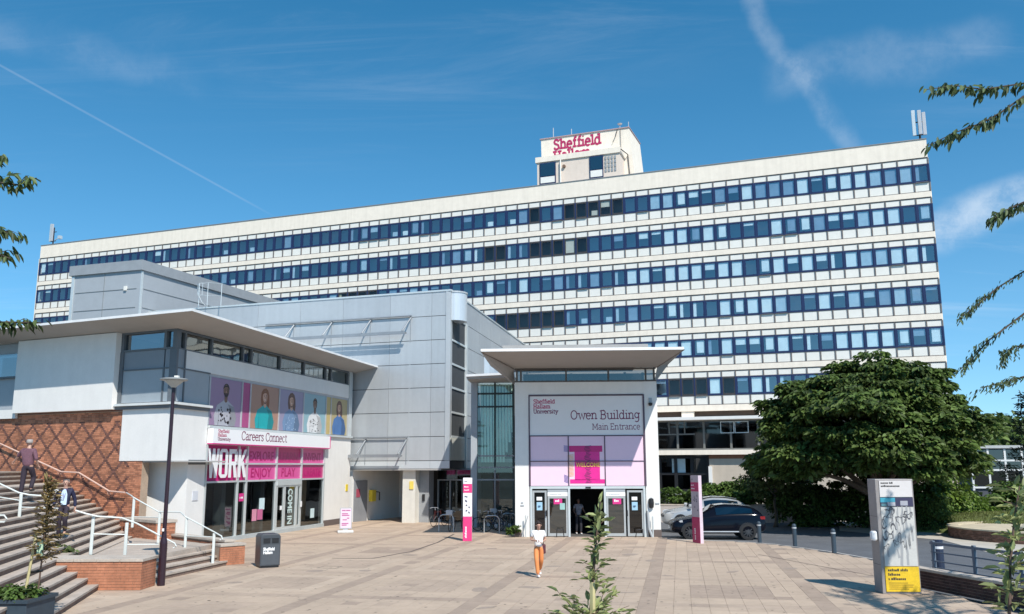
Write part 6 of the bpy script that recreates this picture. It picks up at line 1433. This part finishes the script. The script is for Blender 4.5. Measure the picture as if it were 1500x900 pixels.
for lv in range(6):
    for i in range(n*3):
        a0_, a1_ = 2*pi*(i+.5*(lv % 2)+.04)/(n*3), 2*pi*(i+.5*(lv % 2)+.96)/(n*3); z = .02+lv*.075
        P8 = [(r_*cos(t_), r_*sin(t_)) for r_, t_ in ((R0_, a0_), (R0_, a1_), (R0_-.1, a1_), (R0_-.1, a0_))]; br_.prism(P8, z, z+.066)
stuff(br_.build('brick', mat('brown_brick', (.16, .085, .06), .9, var=.15, island=.25), rp))
MB().lathe([(R0_-.02, 0), (R0_-.02, .46), (R0_-.5, .46)], 60).build('mortar_core', MORTAR, rp)
MB().lathe([(R0_+.03, .47), (R0_+.03, .53), (R0_-.45, .53), (R0_-.45, .40), (0, .42)], 60).build('coping', mat('sand_coping', (.52, .45, .33), .9, var=.12), rp)
bl_ = MB().lathe([(.55, 0), (.5, .18), (.3, .36), (0, .42)], 9).build('boulder', mat('pale_rock', (.62, .57, .45), .9, bump=.5), None, (22.9, 40.2, .38)); tag(bl_, 'small pale boulder on the round planter', 'boulder')
# distant building, hill, conifer
db = thing('distant_building', 'low distant building with a white framed grid of dark windows at the right edge', 'building', (48.4, 95.0, -.3), radians(-6))
MB().box(0, 22, .2, 12, 0, 5.25).build('wall', mat('far_wall', (.06, .065, .08), .7), db); MB().box(-.2, 22.2, -.2, 12.2, 5.25, 5.55).build('roof', mat('far_roof', (.4, .42, .42), .7), db)
WG = glass('far_glass', (.05, .05, .07), .05)
for i in range(13):
    for z0, z1 in ((1.4, 2.9), (3.1, 3.9), (4.05, 5.1)):
        MB().box(i*1.7+.12, i*1.7+1.58, .1, .14, z0, z1).build('window', WG, db)
fr = MB()
for i in range(14): fr.box(i*1.7-.1, i*1.7+.1, 0, .19, .9, 5.2)
for z in (1.2, 3.0, 3.98): fr.box(-.1, 22.1, -.02, .18, z-.09, z+.09)
fr.build('window_frame', mat('far_white_frame', (.6, .62, .62), .6), db)
hl = MB(); nx, ny = 40, 10; pts = [[(60+x*9, 140+y*26, -.4+(18*(1-(x/nx-.5)**2*1.2)+noise.noise(Vector((x*.4, y*.5, 1)))*3)*min(1, y/6.)) for x in range(nx)] for y in range(ny)]
o = MB().loft(pts, cap=False, closed=False).build('hill', mat('hill_green', (.03, .05, .02), .95, var=.4, scale=.05)); struct(o)
n_ = 500; C = []; 
for i in range(n_):
    x = rng.uniform(70, 330); y = rng.uniform(150, 300); C.append((x, y, min(15, 1+(y-140)*.12)*.85))
C = np.array(C); CC2 = np.repeat(C, 60, 0); q_ = rnd(len(CC2)); CC2 = CC2+q_*np.array([3.4, 3.4, 3.6])*(rng.random((len(CC2), 1))**.4)+np.array([0, 0, 2.2]); V, F = leaves(CC2, rng.normal(size=CC2.shape)+np.array([0, 0, -.2]), np.tile([0, -.3, 1.], (len(CC2), 1))+rng.normal(size=CC2.shape)*.4, np.full(len(CC2), 1.5), np.full(len(CC2), 1.2))
tag(obj('distant_wood', npmesh('distant_wood', V, F, LFD)), 'dark wooded hillside far behind at the right', 'wood', None, 'stuff')
cn = thing('conifer_tree', 'dark ragged conifer at the right edge in front of the hillside', 'tree', (35.2, 60, -.3))
MB().tube([(0, 0, 0), (0, 0, 8.6)], [.2, .05], 8).build('trunk', BARK, cn)
Cs, Ds = [], []
for i in range(46):
    z = 1.8+6.6*i/46; a = i*2.4; L = (2.9*(1-(z-1.8)/7.4)+.3)*random.uniform(.7, 1.1)
    for j in range(60): f = random.random()**.6; Cs.append((L*f*cos(a)+random.gauss(0, .16), L*f*sin(a)+random.gauss(0, .16), z+.35*f*L*.5+random.gauss(0, .10))); Ds.append((cos(a)+random.gauss(0, .6), sin(a)+random.gauss(0, .6), random.gauss(.3, .5)))
V, F = leaves(np.array(Cs), np.array(Ds), np.tile([0, 0, 1.], (len(Cs), 1)), np.full(len(Cs), .34), np.full(len(Cs), .10)); obj('crown', npmesh('crown', V, F, LFP), None, cn)

# near trees with drooping leaves: branches reach into the frame from trunks outside it
def twig_leaves(pts, n, L, spread=.06, droop=.8):
    pts = [Vector(p) for p in pts]; seg = [(pts[i+1]-pts[i]).length for i in range(len(pts)-1)]; tot = sum(seg); C, Dv = [], []
    for i in range(n):
        s_ = tot*(.05+.95*(i+random.random())/n); k = 0
        while k < len(seg)-1 and s_ > seg[k]: s_ -= seg[k]; k += 1
        d = (pts[k+1]-pts[k]).normalized(); p = pts[k].lerp(pts[k+1], min(1, s_/seg[k])); side = Vector((-d.y, d.x, 0))*(1 if i % 2 else -1)
        dirr = d*random.uniform(.2, .9)+side*random.uniform(.2, 1)+Vector((0, 0, -droop*random.uniform(.4, 1.6))); C.append(p+Vector([random.gauss(0, spread*.4) for _ in range(3)])); Dv.append(dirr)
    return C, Dv
def leafy(name, branches, L, per_m, M_, parent, r_=.012, droop=.8, barkM=None):
    B_, C, Dv = MB(), [], []
    for pts, rad_ in branches:
        B_.tube(pts, [rad_*(1-.75*i/(len(pts)-1)) for i in range(len(pts))], 5)
        tot = sum((Vector(pts[i+1])-Vector(pts[i])).length for i in range(len(pts)-1)); c, d = twig_leaves(pts, int(tot*per_m)+2, L, droop=droop); C += c; Dv += d
    B_.build('branch', barkM or BARK, parent)
    n_ = len(C); Ls = L*(.65+.6*rng.random(n_)); V, F = leaves(np.array([tuple(c) for c in C]), np.array([tuple(d) for d in Dv]), np.tile([0, 0, 1.], (n_, 1))+rng.normal(size=(n_, 3))*.4, Ls, Ls*.36, .2)
    obj(name, npmesh(name, V, F, M_), None, parent)
def sub_branches(main, n, ln, rad_):
    out_ = []
    for i in range(n):
        f = .25+.7*i/n; k = f*(len(main)-1); a = Vector(main[int(k)]).lerp(Vector(main[min(len(main)-1, int(k)+1)]), k-int(k)); d = (Vector(main[-1])-Vector(main[0])).normalized()
        s_ = Vector((-d.y, d.x, 0))*random.choice((-1, 1)); e = a+(d*.8+s_*random.uniform(.3, .9)+Vector((0, 0, random.uniform(-.5, .1)))).normalized()*ln*random.uniform(.5, 1)
        out_.append(([tuple(a), tuple(a.lerp(e, .5)+Vector((0, 0, .04))), tuple(e)], rad_))
    return out_
ct = thing('cherry_tree', 'leafy branches with drooping leaves reaching in from the right edge of the sky', 'tree', (11.2, 14.4, -.1))
o_ = Vector((11.2, 14.4, -.1))
def rel(l, o_=o_): return [tuple(Vector(p)-o_) for p in l]
MB().tube([(0, 0, 0), (.05, 0, 1.5), (-.1, .1, 3.2), (-.3, -.1, 4.6)], [.22, .17, .14, .11], 12).build('trunk', BARK, ct)
mains = [
 [(10.9, 14.3, 4.5), (9.8, 13.4, 7.2), (8.6, 12.4, 8.5), (7.37, 12.0, 8.69), (6.77, 12.0, 8.60), (6.39, 12.0, 8.66), (5.95, 12.0, 8.60)],
 [(9.9, 13.2, 7.0), (8.4, 12.2, 8.6), (7.35, 12, 8.49), (7.0, 12, 8.25), (6.73, 12, 8.10), (6.32, 12, 7.95), (5.88, 12, 7.74)],
 [(10.9, 14.3, 4.8), (9.4, 13.2, 6.6), (8.0, 12.4, 6.95), (7.19, 12, 6.92), (6.88, 12, 6.78), (6.66, 12, 6.62)],
 [(10.9, 14.3, 4.4), (9.7, 14.2, 6.0), (8.26, 14, 6.36), (7.79, 14, 6.08), (7.45, 14, 5.8), (7.15, 14, 5.60)],
 [(9.7, 14.2, 5.9), (8.6, 14, 5.95), (8.18, 14, 5.66), (7.60, 14, 5.25), (7.3, 14, 4.95), (7.07, 14, 4.76)],
 [(10.8, 14.3, 4.2), (9.2, 14.1, 5.2), (8.3, 14, 5.2), (7.95, 14, 5.12), (7.79, 14, 4.92)],
 [(9.2, 14.1, 5.15), (8.5, 14, 4.9), (8.2, 14, 4.7), (7.9, 14, 4.6), (7.40, 14, 4.49)],
 [(10.9, 14.3, 4.6), (11.4, 16.5, 7.2), (12.6, 18.2, 8.2)], [(10.9, 14.3, 4.6), (12.4, 15.8, 7.0), (13.4, 17.2, 8.0)], [(10.9, 14.3, 4.6), (11.8, 15.8, 7.8), (12.8, 17.4, 8.8)],
 [(10.9, 14.3, 4.6), (11.4, 15.4, 7.5), (12.2, 16.9, 8.7)], [(10.9, 14.3, 4.6), (12.6, 13.4, 7.0), (13.6, 12.6, 8.0)], [(10.9, 14.3, 4.6), (11.6, 12.6, 7.2), (11.9, 11.2, 8.2)], [(10.9, 14.3, 4.6), (12.6, 17.0, 6.4), (13.9, 19.2, 6.6)], [(10.9, 14.3, 4.6), (13.4, 15.6, 6.4), (15, 16.6, 7.2)]]
brs = []
for i, mm_ in enumerate(mains):
    brs.append((rel(mm_), .022 if i < 7 else .07))
    if i < 3: brs += sub_branches(rel(mm_)[2:], 4, .26, .005)
    elif i < 7: brs += sub_branches(rel(mm_)[2:], 8, .40, .004)
    else: brs += sub_branches(rel(mm_), 12, 1.5, .02)
big_ = [b for b in brs if b[0][-1][2]+ -.1 > 6.55 or b[1] > .06 or b[1] == .02]; small_ = [b for b in brs if b not in big_]
leafy('crown', big_, .15, 42, LFC, ct, droop=.9); leafy('crown', small_, .085, 40, LFC, ct, droop=.5)
lt = thing('cherry_tree', 'leafy branch tips hanging in at the far left edge beside the sky', 'tree', (-10.4, 12.6, -.1)); o2_ = Vector((-10.4, 12.6, -.1))
MB().tube([(0, 0, 0), (.05, 0, 2.0), (.2, .0, 4.6)], [.2, .16, .12], 12).build('trunk', BARK, lt)
mains = [[(-10.2, 12.6, 4.5), (-9.0, 12.2, 6.6), (-7.8, 12, 7.25), (-7.21, 12, 7.25), (-6.95, 12, 7.22), (-6.70, 12, 7.32)], [(-9.4, 12.3, 5.8), (-8.0, 12, 6.5), (-7.3, 12, 6.58), (-6.95, 12, 6.50)], [(-9.4, 12.3, 5.6), (-8.0, 12, 6.2), (-7.3, 12, 6.28), (-6.95, 12, 6.15)],
 [(-10.2, 12.6, 4.4), (-8.6, 12, 5.1), (-7.3, 12, 5.25), (-6.9, 12, 5.26), (-6.45, 12, 5.25)], [(-8.6, 12, 6.9), (-7.7, 12, 7.6), (-7.22, 12, 7.62)], [(-10.2, 12.6, 4.5), (-11, 13, 6.6), (-11.8, 12.6, 7.8)], [(-10.2, 12.6, 4.5), (-10.6, 11.4, 6.4), (-11.4, 10.6, 7.6)]]
brs = []
for i, mm_ in enumerate(mains): brs.append((rel(mm_, o2_), .035)); brs += sub_branches(rel(mm_, o2_), 5, .32 if i < 5 else 1.2, .008)
leafy('crown', brs, .15, 46, leafmat('leaf_cherry_left', (.10, .14, .05)), lt, droop=.9)  # left tree's leaf colour, a slightly deeper green than leaf_cherry
# saplings in the foreground
def sapling(loc, lbl, trunk, side_br, L, per_m, M_, stake=None, droop=.1, M2=None):
    t = thing('young_tree', lbl, 'young tree', loc); o = Vector(loc)
    tr_ = rel(trunk, o); MB().tube(tr_, [.022*(1-.7*i/(len(tr_)-1)) for i in range(len(tr_))], 8).build('trunk', BARKL, t)
    brs = [(rel(b_, o), .008) for b_ in side_br]+[(tr_[2:], .004)]
    leafy('foliage', brs, L, per_m, M_, t, droop=droop, barkM=BARKL)
    if stake: 
        for s_ in stake: MB().tube(rel(s_, o), .028, 4).build('stake', mat('timber_stake', (.55, .47, .24), .8, var=.1), t)
    return t
bs = []
for i in range(16):
    z = 2.08+.75*i/16; a = i*2.4; L_ = .05+.10*(1-i/16)*random.uniform(.6, 1.2); x = .80+.12*(z-1.8)/1.13
    bs.append([(x, 9.5, z), (x+L_*cos(a), 9.5+L_*sin(a), z+.05)])
for i, (dx_, dy_, dz_) in enumerate([(-.34, .1, .32), (-.42, -.1, .12), (.30, .1, .30), (.40, -.1, .18), (.22, .25, .36), (-.2, -.25, .28), (.12, -.3, .22), (.44, .12, .02), (-.15, .3, .2), (.34, -.25, .1), (.05, .1, .3), (.18, .0, .24)]):
    bs.append([(.78, 9.5, 1.62+.03*i % .2), (.78+dx_*.55, 9.5+dy_*.5, 1.75+dz_*.4), (.78+dx_, 9.5+dy_, 1.72+dz_)])
sapling((.72, 9.5, 0), 'slim young tree with leaf tufts rising in the middle foreground, tied to a pale stake', [(.72, 9.5, 0), (.75, 9.5, .9), (.77, 9.5, 1.6), (.84, 9.5, 2.3), (.87, 9.5, 2.6), (.92, 9.5, 2.93)], bs, .115, 38, LFY, [[(.79, 9.46, 0), (.815, 9.46, 2.12)]])
bs = []
for i in range(20):
    z = 1.9+1.2*i/20; a = i*2.4; L_ = random.uniform(.08, .22); x = 4.55+.2*(z-1.9)/1.2; bs.append([(x, 8.5, z), (x+L_*cos(a), 8.5+L_*sin(a), z+.05)])
sapling((4.5, 8.5, 0), 'young tree at the lower right edge with curled lime green leaves', [(4.5, 8.5, 0), (4.5, 8.5, 1), (4.54, 8.5, 1.9), (4.60, 8.5, 2.4), (4.68, 8.5, 2.8), (4.76, 8.5, 3.1)], bs, .14, 34, LFY)
bs = []
for i in range(44):
    z = 1.30+1.65*i/44; a = i*2.4; L_ = random.uniform(.10, .38)*(1 if z < 2.4 else .4); x = -10.0+.0*z; bs.append([(x, 19.5, z), (x+L_*.6*cos(a), 19.5+L_*.6*sin(a), z+.1), (x+L_*cos(a)+.1, 19.5+L_*sin(a), z+.12)])
lsap = sapling((-10.05, 19.5, 0), 'staked young tree with browning leaves growing from the slate planter', [(-10.05, 19.5, .3), (-10.02, 19.5, 1.0), (-10.0, 19.5, 1.7), (-9.98, 19.5, 2.3), (-9.96, 19.5, 2.7), (-10.05, 19.5, 3.1)], bs, .14, 40, LFR, [[(-10.32, 19.40, .1), (-10.12, 19.40, 1.95)], [(-10.28, 19.35, .1), (-10.20, 19.5, 1.6)]])
MB().tube([(-.16, -.0, 1.12), (.08, .0, 1.15)], .03, 6).build('tie', BLACK, lsap)
MB().box(-.05, .08, -.09, -.02, 1.45, 1.78).build('plant_label', mat('label_green', (.45, .6, .42), .6), lsap, bevel=.02)
pb = thing('planter_box', 'square slate blue planter box in the lower left corner', 'planter', (-10.55, 19.5, 0), radians(-2))
SLT = mat('slate_blue_planter', (.035, .055, .075), .55, var=.12)
MB().box(-.62, .62, -.55, .55, 0, .60).build('body', SLT, pb, bevel=.01); MB().box(-.56, .56, -.49, .49, .601, .615).build('soil', mat('soil', (.05, .035, .025), .95), pb)
MB().box(-.66, .66, -.59, -.551, .56, .63).box(-.66, .66, .551, .59, .56, .63).box(-.66, -.621, -.551, .551, .56, .63).box(.621, .66, -.551, .551, .56, .63).build('rim', SLT, pb)
gp_ = thing('ground_cover_plant', 'low leafy green plants filling the slate planter box', 'plant', (-10.55, 19.5, .6))
crown(40, 50, (0, 0, .05), (.58, .5, .16), .14, .09, 'foliage', LFM, gp_, lowcut=-.1, flat=.7, inner=.6)
wp = thing('weed', 'small green weed growing at the left foot of the entrance wall', 'plant', (.1, 42.9, 0)); crown(14, 30, (0, 0, .28), (.28, .2, .26), .12, .10, 'foliage', LFM, wp, lowcut=-.6)
MB().tube([(0, 0, 0), (.02, 0, .3)], .012, 5).build('stem', BARKL, wp)
for dx_, dy_, lbl in ((-13.55, 27.3, 'tuft of green leaves on the stair landing by the navy jacketed man'), (-15.6, 24.6, 'weedy tuft on the steps at the left edge')):
    b = bush((dx_, dy_, .62 if dx_ > -14 else 1.5), .45, .35, .5, lbl, LFO, 18, 45, .11, .16)
